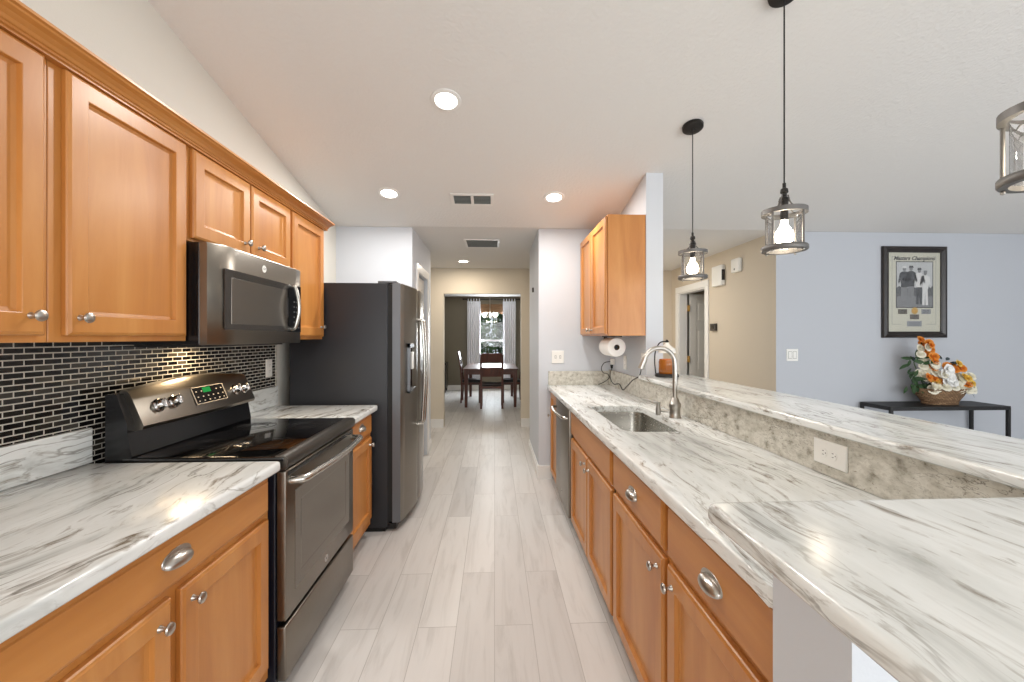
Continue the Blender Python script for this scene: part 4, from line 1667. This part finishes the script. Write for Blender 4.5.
# the photograph itself: sky, trees, grass, four standing golfers
hx0, hx1, hz0, hz1 = 4.055, 4.432, 1.685, 2.140
bm = bmesh.new()
ybox(bm, hx0 - .008, hx1 + .008, hz0 - .008, hz1 + .008, .011, .0113)
obj('photo_border', bm, 'ink', mt_)
bm = bmesh.new()
ybox(bm, hx0, hx1, hz0, hz1, .0113, .0118)
ph = obj('photograph', bm, 'photo_sky', pf)


def flat(bm, pts, d_, e_=.0003):
    A = [bm.verts.new((p[0], YW - d_, p[1])) for p in pts]
    B = [bm.verts.new((p[0], YW - d_ - e_, p[1])) for p in pts]
    bm.faces.new(B)
    bm.faces.new(A[::-1])
    for k in range(len(pts)):
        bm.faces.new((A[k], A[(k + 1) % len(pts)], B[(k + 1) % len(pts)], B[k]))


bm = bmesh.new()
rnd = random.Random(3)
tp = [(hx0, hz0 + .10)] + [(hx0 + (hx1 - hx0) * k / 16, hz0 + .20 + rnd.uniform(-.015, .035)) for k in range(17)] + [(hx1, hz0 + .10)]
flat(bm, tp, .0118)
obj('photo_trees', bm, 'photo_tree', ph)
bm = bmesh.new()
flat(bm, [(hx0, hz0), (hx1, hz0), (hx1, hz0 + .11), (hx0, hz0 + .11)], .0119)
obj('photo_grass', bm, 'photo_mid', ph)


def golfer(cx_, z0, s_, top, leg, hat):
    def P(l):
        return [(cx_ + a * s_, z0 + b_ * s_) for a, b_ in l]
    bm = bmesh.new()
    flat(bm, P([(-.036, .0), (-.008, .0), (-.002, .16), (.004, .0), (.034, .0), (.034, .02), (.030, .20), (-.034, .20), (-.038, .02)]), .0122)
    obj('photo_trousers', bm, leg, ph)
    bm = bmesh.new()
    flat(bm, P([(-.036, .19), (.036, .19), (.042, .26), (.062, .23), (.068, .25), (.050, .335), (.018, .352), (-.018, .352), (-.050, .335), (-.066, .25), (-.060, .22), (-.042, .26)]), .0124)
    obj('photo_jacket', bm, top, ph)
    bm = bmesh.new()
    flat(bm, P([(.020 * math.cos(a * PI / 6), .378 + .026 * math.sin(a * PI / 6)) for a in range(12)]), .0126)
    obj('photo_face', bm, 'photo_mid', ph)
    bm = bmesh.new()
    flat(bm, P([(-.024, .386), (.028, .386), (.020, .408), (-.018, .408)]), .0128)
    obj('photo_cap', bm, hat, ph)


golfer(4.135, 1.700, .98, 'photo_dark', 'photo_mid', 'photo_white')
golfer(4.205, 1.712, .96, 'photo_dark', 'photo_mid', 'photo_dark')
golfer(4.292, 1.715, .90, 'photo_white', 'photo_dark', 'photo_dark')
golfer(4.355, 1.705, .86, 'photo_white', 'photo_white', 'photo_mid')
# plaques and seal
for x0, x1, z0, z1, mm in ((4.068, 4.165, 1.615, 1.665, 'plaque'), (4.315, 4.415, 1.615, 1.665, 'plaque_s'), (4.193, 4.290, 1.562, 1.612, 'plaque'), (4.163, 4.318, 1.490, 1.545, 'plaque_s')):
    bm = bmesh.new()
    ybox(bm, x0, x1, z0, z1, .011, .0125, .0006)
    pq = obj('plaque', bm, mm, pf)
    bm = bmesh.new()
    for k in range(3):
        ybox(bm, x0 + .02, x1 - .02, z0 + .011 + k * .012, z0 + .014 + k * .012, .0124, .0127)
    obj('engraved_lines', bm, 'ink', pq)
bm = bmesh.new()
pts = []
for k in range(28):
    a = 2 * PI * k / 28
    rr = .037 if k % 2 else .032
    pts.append((4.243 + rr * math.cos(a), 1.648 + rr * math.sin(a)))
flat(bm, pts, .0128, .0012)
obj('gold_seal', bm, 'gold', mt_)
bm = bmesh.new()
box(bm, PX0 + fw - .002, PX1 - fw + .002, YW - .0175, YW - .0165, PZ0 + fw - .002, PZ1 - fw + .002)
obj('glazing', bm, 'picglass', pf)

# ------------------------------------------------------------------ console table and flowers
ct_ = thing('console_table', 'low black metal console table against the blue-grey wall', 'table', (4.18, 3.86, 0))
TX0, TX1, TY0, TY1, TZ = 3.66, 4.83, 3.685, 4.012, .735
bm = bmesh.new()
box(bm, TX0, TX1, TY0, TY1, TZ - .012, TZ, .002)
obj('table_top', bm, 'black_m', ct_)
bm = bmesh.new()
for a in ((TX0, TX1, TY0, TY0 + .025), (TX0, TX1, TY1 - .025, TY1), (TX0, TX0 + .025, TY0 + .025, TY1 - .025), (TX1 - .025, TX1, TY0 + .025, TY1 - .025)):
    box(bm, *a, TZ - .036, TZ - .012)
obj('apron_frame', bm, 'black_m', ct_)
for x in (TX0, TX1 - .025):
    for y in (TY0, TY1 - .025):
        bm = bmesh.new()
        box(bm, x, x + .025, y, y + .025, 0, TZ - .036, .001)
        obj('leg', bm, 'black_m', ct_)

fl = thing('flower_arrangement', 'orange and cream flowers in a low wicker basket on the console', 'flowers', (4.31, 3.85, TZ))
bc = Vector((4.31, 3.845, TZ + .001))
bm = bmesh.new()
lathe(bm, [(0, 0), (.165, 0), (.172, .010), (.165, .018), (.185, .045), (.215, .085), (.243, .130), (.25, .142), (.246, .150), (.236, .146), (.205, .10), (.0, .09)], bc, (0, 0, 1), 40, 1, .52)
obj('basket', bm, 'basket', fl, 50)
bm = bmesh.new()
NB = 60
for ph0 in (0, PI):
    tube(bm, [(bc.x + .248 * math.cos(2 * PI * k / NB), bc.y + .52 * .248 * math.sin(2 * PI * k / NB), bc.z + .147 + .004 * math.sin(12 * 2 * PI * k / NB + ph0)) for k in range(NB + 1)], .007, 8, 1)
obj('braided_rim', bm, 'basket', fl, 60)


def blossom_mesh(name, mat, petals, layers, r, flatness=.5, center=None):
    b_ = bmesh.new()
    for l in range(layers):
        rr = r * (1 - .28 * l)
        tilt = .25 + .42 * l
        for k in range(petals):
            a = 2 * PI * (k + .5 * l) / petals
            ca, sa = math.cos(a), math.sin(a)
            pts = []
            for u, wv in ((.08, .10), (.45, .34), (.8, .36), (1.0, .12)):
                rad = u * rr * math.cos(tilt * u)
                hz = u * rr * math.sin(tilt * u) * 1.2 + l * r * .10 - (.10 * r if u == 1 else 0)
                wdt = wv * rr * 1.25
                pts.append((Vector((ca * rad - sa * wdt, sa * rad + ca * wdt, hz)), Vector((ca * rad, sa * rad, hz - .06 * r)), Vector((ca * rad + sa * wdt, sa * rad - ca * wdt, hz))))
            V = [[b_.verts.new(p) for p in row] for row in pts]
            for p, q in zip(V, V[1:]):
                for j in range(2):
                    b_.faces.new((p[j], p[j + 1], q[j + 1], q[j]))
    me = bpy.data.meshes.new(name)
    b_.to_mesh(me)
    b_.free()
    me.materials.append(M[mat])
    for p in me.polygons:
        p.use_smooth = True
    return me


def leaf_mesh(name, mat, ln, wd):
    b_ = bmesh.new()
    V = []
    for u, wv, zz in ((0, .05, 0), (.25, .8, .04), (.5, 1, .05), (.75, .7, .02), (1, .04, -.06)):
        V.append([b_.verts.new((-wv * wd / 2, u * ln, zz * ln)), b_.verts.new((0, u * ln, zz * ln - .02 * ln)), b_.verts.new((wv * wd / 2, u * ln, zz * ln))])
    for p, q in zip(V, V[1:]):
        for j in range(2):
            b_.faces.new((p[j], p[j + 1], q[j + 1], q[j]))
    me = bpy.data.meshes.new(name)
    b_.to_mesh(me)
    b_.free()
    me.materials.append(M[mat])
    return me


bl = {'o': blossom_mesh('orange_blossom', 'petal_o', 8, 3, .044), 'w': blossom_mesh('cream_blossom', 'petal_w', 11, 3, .047),
      'y': blossom_mesh('yellow_blossom', 'petal_y', 8, 3, .042), 'b': blossom_mesh('white_blossom', 'petal_b', 6, 2, .06)}
lf = {'l': leaf_mesh('green_leaf_blade', 'leaf', .11, .045), 'd': leaf_mesh('dark_leaf_blade', 'leaf_d', .10, .04)}
rf = random.Random(11)


def put(name, me, p, direction, sc=1, roll=None):
    o = bpy.data.objects.new(name, me)
    COL.objects.link(o)
    o.parent = fl
    o.location = Vector(p) - fl.location
    dvec = Vector(direction).normalized()
    q = Vector((0, 0, 1)).rotation_difference(dvec)
    from mathutils import Quaternion
    o.rotation_mode = 'QUATERNION'
    o.rotation_quaternion = q @ Quaternion((0, 0, 1), rf.uniform(0, 6.28) if roll is None else roll)
    o.scale = (sc, sc, sc)
    return o


def fpx(px, py, dy=0):
    """arrangement layout: metres right of / above the basket's centre foot."""
    if py > 380:
        py = 380 + (py - 380) * .75
    return Vector((bc.x + (px - 937) * .0094, bc.y + dy, TZ + (403 - py) * .0094))


# tall orange spike on the left
for px, py in ((916, 337), (919, 341), (921, 346), (920, 351), (924, 349), (925, 356), (927, 362), (924, 366), (928, 369)):
    put('blossom', bl['o'], fpx(px, py, rf.uniform(-.03, .03)), (rf.uniform(-.5, .6), -1, rf.uniform(.1, .6)), rf.uniform(.8, 1.05))
for px, py in ((912, 346), (911, 352), (916, 357), (914, 364), (918, 368), (912, 371), (927, 360), (929, 357)):
    put('blossom', bl['w'], fpx(px, py, rf.uniform(-.05, .0)), (rf.uniform(-.7, .3), -1, rf.uniform(0, .6)), rf.uniform(.72, .95))
for px, py in ((919, 377), (923, 376), (927, 379), (937, 366), (941, 364), (945, 367), (948, 363), (940, 373), (943, 376), (951, 366)):
    put('blossom', bl['o'], fpx(px, py, rf.uniform(-.08, -.02)), (rf.uniform(-.5, .5), -1, rf.uniform(.1, .8)), rf.uniform(.75, 1.0))
for px, py in ((918, 385), (923, 387), (929, 386), (925, 383), (934, 388), (945, 383), (950, 387), (956, 384), (961, 386), (947, 390), (953, 391), (958, 390), (949, 379), (955, 379), (938, 386), (963, 390), (920, 390)):
    put('blossom', bl['w'], fpx(px, py, rf.uniform(-.12, -.06)), (rf.uniform(-.5, .5), -1, rf.uniform(.2, .9)), rf.uniform(.85, 1.1))
for px, py in ((957, 383), (960, 381), (941, 385), (952, 374), (946, 361), (956, 376)):
    put('blossom', bl['y'], fpx(px, py, -.09), (rf.uniform(-.3, .5), -1, .5), .9)
for px, py in ((930, 371), (934, 374), (936, 379), (932, 378), (938, 383), (933, 367)):
    put('blossom', bl['b'], fpx(px, py, -.11), (rf.uniform(-.4, .4), -1, rf.uniform(.1, .5)), .95)
for k in range(40):
    px, py = rf.uniform(913, 964), rf.uniform(372, 391)
    if k > 24:
        px, py = 915 + (k - 25) * .8 + rf.uniform(-3, 3), 340 + (k - 25) * 2.3
    put('blossom', bl['oowowoowowwoow'[k - 25] if 25 <= k < 39 else rf.choice('wwwowyw')], fpx(px, py, rf.uniform(-.11, -.02)), (rf.uniform(-.6, .6), -1, rf.uniform(.2, 1)), rf.uniform(.8, 1.05))
for k in range(46):
    if k < 24:
        p = fpx(rf.uniform(905, 914), rf.uniform(352, 388), rf.uniform(-.05, .06))
        dr = (rf.uniform(-1, -.1), rf.uniform(-.8, .2), rf.uniform(-.2, .8))
    else:
        p = fpx(rf.uniform(915, 962), rf.uniform(372, 392), rf.uniform(-.05, .08))
        dr = (rf.uniform(-.8, .9), rf.uniform(-1, .1), rf.uniform(0, .8))
    put('leaf', lf['l'], p, dr, rf.uniform(.6, 1))
for px, py in ((936, 357), (940, 358), (944, 360), (952, 361), (956, 363), (930, 356), (934, 360), (964, 392), (906, 358)):
    put('leaf', lf['d'], fpx(px, py, -.03), (rf.uniform(-.6, .6), -.6, .6), rf.uniform(.6, .9))
bm = bmesh.new()
for px0, py0, px1, py1 in ((930, 395, 917, 338), (925, 395, 909, 360), (934, 395, 920, 350), (940, 395, 948, 362), (945, 395, 955, 366), (930, 395, 926, 362)):
    a, b_ = fpx(px0, py0, .01), fpx(px1, py1, .0)
    tube(bm, [a, (a + b_) / 2 + Vector((0, .01, 0)), b_], .004, 6, 3)
ball(bm, (bc.x, bc.y, bc.z + .12), .1, 2.0, 1.05, .5, 2)
obj('stems', bm, 'leaf', fl)

# ------------------------------------------------------------------ dining room furniture
dt = thing('dining_table', 'dark cherry dining table beneath the chandelier', 'table', (-.075, 8.95, 0))
DX0, DX1, DY0, DY1, DZ = -.60, .445, 8.16, 9.75, .765
bm = bmesh.new()
box(bm, DX0 - .02, DX1 + .02, DY0 - .03, DY1 + .03, DZ - .03, DZ, .006)
obj('table_top', bm, 'darkwood', dt)
bm = bmesh.new()
for a in ((DX0 + .02, DX1 - .02, DY0 + .02, DY0 + .045), (DX0 + .02, DX1 - .02, DY1 - .045, DY1 - .02), (DX0 + .02, DX0 + .045, DY0 + .02, DY1 - .02), (DX1 - .045, DX1 - .02, DY0 + .02, DY1 - .02)):
    box(bm, *a, DZ - .12, DZ - .03)
obj('apron', bm, 'darkwood', dt)
for x in (DX0, DX1 - .08):
    for y in (DY0, DY1 - .08):
        bm = bmesh.new()
        rr = []
        for z, ins in ((0, .014), (DZ - .14, 0), (DZ - .03, 0)):
            rr.append([bm.verts.new(c) for c in ((x + ins, y + ins, z), (x + .08 - ins, y + ins, z), (x + .08 - ins, y + .08 - ins, z), (x + ins, y + .08 - ins, z))])
        for p, q in zip(rr, rr[1:]):
            for k in range(4):
                bm.faces.new((p[k], p[(k + 1) % 4], q[(k + 1) % 4], q[k]))
        bm.faces.new(rr[0][::-1])
        bm.faces.new(rr[-1])
        obj('leg', bm, 'darkwood', dt)


def chair(label, loc, rot):
    """local: sits facing +y, back at y = 0."""
    t = thing('dining_chair', label, 'chair', (0, 0, 0), 'dark wood dining chairs round the table')
    hw = .225
    for sx in (-1, 1):
        bm = bmesh.new()
        x = sx * (hw - .02)
        pts = [(x, .03, 0), (x, .045, .25), (x, .045, .45), (x, .02, .75), (x, -.035, 1.06)]
        Q = []
        for p in pts:
            Q.append([bm.verts.new((p[0] + a, p[1] + b_, p[2])) for a, b_ in ((-.02, -.016), (.02, -.016), (.02, .016), (-.02, .016))])
        for p, q in zip(Q, Q[1:]):
            for k in range(4):
                bm.faces.new((p[k], p[(k + 1) % 4], q[(k + 1) % 4], q[k]))
        bm.faces.new(Q[0][::-1])
        bm.faces.new(Q[-1])
        obj('leg', bm, 'darkwood', t)
        bm = bmesh.new()
        box(bm, x - .02, x + .02, .40, .44, 0, .43, .003)
        obj('leg', bm, 'darkwood', t)
    bm = bmesh.new()
    box(bm, -hw, hw, .025, .445, .385, .435, .004)
    obj('seat_frame', bm, 'darkwood', t)
    bm = bmesh.new()
    box(bm, -hw - .003, hw + .003, .055, .455, .436, .480, .018, 4)
    obj('seat', bm, 'leather', t, 60)

    def rail(z0, z1, yy0, yy1):
        b_ = bmesh.new()
        R_ = []
        for i in range(9):
            u = i / 8
            x = -hw + .03 + (2 * hw - .06) * u
            cv = -.012 * math.sin(PI * u)
            R_.append([b_.verts.new(c) for c in ((x, yy0 + cv - .010, z0), (x, yy0 + cv + .010, z0), (x, yy1 + cv + .010, z1), (x, yy1 + cv - .010, z1))])
        for p, q in zip(R_, R_[1:]):
            for k in range(4):
                b_.faces.new((p[k], p[(k + 1) % 4], q[(k + 1) % 4], q[k]))
        b_.faces.new(R_[0][::-1])
        b_.faces.new(R_[-1])
        return b_
    obj('top_rail', rail(.90, 1.075, -.006, -.036), 'darkwood', t)
    obj('back_slat', rail(.62, .80, .032, .012), 'darkwood', t)
    t.location = loc
    t.rotation_euler = (0, 0, rot)
    return t


ch0 = chair('dark wood dining chair at the near end of the table, back to us', (-.055, 7.985, 0), 0)
c2 = copy_tree(ch0)
c2.location = (-.735, 8.95, 0)
c2.rotation_euler = (0, 0, -PI / 2)
c2['label'] = 'dark wood dining chair on the left long side of the table'
c3 = copy_tree(ch0)
c3.location = (.60, 8.95, 0)
c3.rotation_euler = (0, 0, PI / 2)
c3['label'] = 'dark wood dining chair on the right long side of the table'

cr = thing('curtain_rod', 'dark curtain rod over the dining room window', 'curtain rod', (-.08, 10.84, 2.36))
bm = bmesh.new()
cyl(bm, (-.80, 10.83, 2.368), (.64, 10.83, 2.368), .011, seg=12)
obj('rod', bm, 'black_m', cr, 60)
for x in (-.81, .65):
    bm = bmesh.new()
    ball(bm, (x, 10.83, 2.368), .022)
    obj('finial', bm, 'black_m', cr, 60)
for x in (-.72, .56):
    bm = bmesh.new()
    box(bm, x - .006, x + .006, 10.83, 10.899, 2.352, 2.366)
    obj('bracket', bm, 'black_m', cr)


def curtain(x0, x1, label):
    t = thing('curtain', label, 'curtain', ((x0 + x1) / 2, 10.81, .28), 'white curtains at the dining room window')
    bm = bmesh.new()
    NX, NZ = 48, 10
    G = []
    for j in range(NZ + 1):
        v = j / NZ
        z = 2.315 - (2.315 - .28) * v
        G.append([bm.verts.new((x0 + (x1 - x0) * i / NX, 10.80 + .020 * math.sin(i / NX * 2 * PI * 6 + .4 * v) * (.6 + .4 * v), z)) for i in range(NX + 1)])
    for p, q in zip(G, G[1:]):
        for k in range(NX):
            bm.faces.new((p[k], p[k + 1], q[k + 1], q[k]))
    o = obj('panel', bm, 'sheer', t, 60)
    md_ = o.modifiers.new('thick', 'SOLIDIFY')
    md_.thickness = .004
    for k in range(5):
        xx = x0 + .025 + (x1 - x0 - .05) * k / 4
        bm = bmesh.new()
        tube(bm, [(xx, 10.80, 2.31), (xx, 10.812, 2.345), (xx, 10.83, 2.384), (xx, 10.848, 2.35), (xx, 10.81, 2.31)], .004, 6, 3)
        for v in bm.verts:
            v.co.x = xx + (v.co.x - xx) * 3
        obj('tab', bm, 'sheer', t)


curtain(-.71, -.37, 'white tab-top curtain hanging left of the dining room window')
curtain(.215, .55, 'white tab-top curtain hanging right of the dining room window')
bm = bmesh.new()
box(bm, WX0 + .01, WX1 - .01, 10.865, 10.895, 1.99, 2.25, .006)
for k in range(6):
    box(bm, WX0 + .01, WX1 - .01, 10.858, 10.868, 1.99 + k * .042, 2.025 + k * .042, .008)
single('window_shade', bm, 'shade', 'brown woven roman shade at the top of the dining room window', 'window shade')

cd = thing('chandelier', 'small glowing glass chandelier over the dining table', 'chandelier', (-.10, 8.95, 1.70))
bm = bmesh.new()
lathe(bm, [(0, 0), (.055, 0), (.05, .025), (0, .03)], (-.10, 8.95, 2.439), (0, 0, -1), 24)
obj('ceiling_canopy', bm, 'nickel', cd, 40)
bm = bmesh.new()
cyl(bm, (-.10, 8.95, 1.93), (-.10, 8.95, 2.42), .005, seg=8)
obj('rod', bm, 'nickel', cd)
bm = bmesh.new()
lathe(bm, [(0, .0), (.02, .005), (.022, .04), (.012, .06), (.012, .12), (.02, .13), (0, .14)], (-.10, 8.95, 1.80), (0, 0, 1), 16)
obj('hub', bm, 'nickel', cd, 40)
for k in range(5):
    a = 2 * PI * k / 5 + .3
    ca, sa = math.cos(a), math.sin(a)
    bm = bmesh.new()
    tube(bm, [(-.10, 8.95, 1.86), (-.10 + .06 * ca, 8.95 + .06 * sa, 1.82), (-.10 + .13 * ca, 8.95 + .13 * sa, 1.80), (-.10 + .15 * ca, 8.95 + .15 * sa, 1.83)], .006, 8, 4)
    ar = obj('arm', bm, 'nickel', cd, 60)
    bm = bmesh.new()
    lathe(bm, [(0, 0), (.02, .0), (.042, .03), (.05, .07), (.046, .10), (.044, .10), (.047, .07), (.039, .032), (0, .01)], (-.10 + .15 * ca, 8.95 + .15 * sa, 1.825), (0, 0, 1), 20)
    obj('glass_shade', bm, 'lampglass', ar, 50)
    bm = bmesh.new()
    ball(bm, (-.10 + .15 * ca, 8.95 + .15 * sa, 1.875), .022)
    obj('bulb', bm, 'crystal', ar, 60)

sbd = thing('sideboard', 'dark sideboard at the left end of the dining room wall', 'sideboard', (-1.70, 10.62, 0))
bm = bmesh.new()
box(bm, -2.15, -1.215, 10.40, 10.86, .10, .70, .004)
obj('body', bm, 'espresso', sbd)
bm = bmesh.new()
box(bm, -2.17, -1.20, 10.38, 10.875, .701, .735, .005)
obj('top', bm, 'espresso', sbd)
for x in (-2.13, -1.275):
    for y in (10.42, 10.80):
        bm = bmesh.new()
        box(bm, x, x + .05, y, y + .05, 0, .10)
        obj('leg', bm, 'espresso', sbd)
for k in range(2):
    bm = bmesh.new()
    y_ = 10.3995
    x0, x1 = -2.13 + k * .455, -1.69 + k * .455
    t_ = bmesh.new()
    cab_door(t_, 0, 1, 0, x1 - x0, 0, .54)
    t_.transform(ori((x0, y_, .13), (0, -1, 0), (1, 0, 0)))
    merge(bm, t_)
    dd = obj('door', bm, 'espresso', sbd)
    bm = bmesh.new()
    lathe(bm, [(0, 0), (.006, 0), (.006, .012), (.013, .018), (.010, .026), (0, .027)], ((x1 - .05) if k == 0 else (x0 + .05), y_ - .0203, .42), (0, -1, 0), 16)
    obj('knob', bm, 'nickel', dd, 40)

# ------------------------------------------------------------------ outside the dining room window
bm = bmesh.new()
box(bm, -6, 6, 11.01, 20, -.3, -.2)
o = struct('ground', bm, 'soil', 'green lawn beyond the dining room window', 'ground')


def shrub(x, y, hgt, rad, mat, label, seed):
    t = thing('shrub', label, 'shrub', (x, y, -.2), 'shrubs outside the dining room window')
    rs = random.Random(seed)
    bm = bmesh.new()
    for k in range(2600):
        while True:
            v = Vector((rs.uniform(-1, 1), rs.uniform(-1, 1), rs.uniform(-1, 1)))
            if .35 < v.length < 1:
                break
        p = Vector((x + v.x * rad, y + v.y * rad, -.2 + .15 + (v.z + 1) / 2 * hgt))
        a = Vector((rs.uniform(-1, 1), rs.uniform(-1, 1), rs.uniform(-1, 1))).normalized()
        b_ = a.orthogonal().normalized()
        s_ = rs.uniform(.07, .14)
        q = [p - a * s_, p + b_ * s_ * .4, p + a * s_, p - b_ * s_ * .4]
        bm.faces.new([bm.verts.new(c) for c in q])
    obj('foliage', bm, mat, t)
    bm = bmesh.new()
    for k in range(5):
        a = 2 * PI * k / 5
        tube(bm, [(x + .05 * math.cos(a), y + .05 * math.sin(a), -.2), (x + rad * .3 * math.cos(a), y + rad * .3 * math.sin(a), hgt * .35), (x + rad * .5 * math.cos(a), y + rad * .5 * math.sin(a), hgt * .65)], lambda u: .03 - .02 * u, 6, 3)
    obj('stems', bm, 'bark', t)


shrub(-1.15, 12.6, 2.9, .9, 'foliage', 'leafy green shrub outside, behind the left half of the dining window', 21)
shrub(.95, 12.7, 3.0, .9, 'foliage2', 'dark green shrub outside, behind the right half of the dining window', 22)
shrub(-.05, 15.7, 4.4, 1.4, 'foliage', 'tall pale shrub outside, seen in the middle of the dining window', 23)
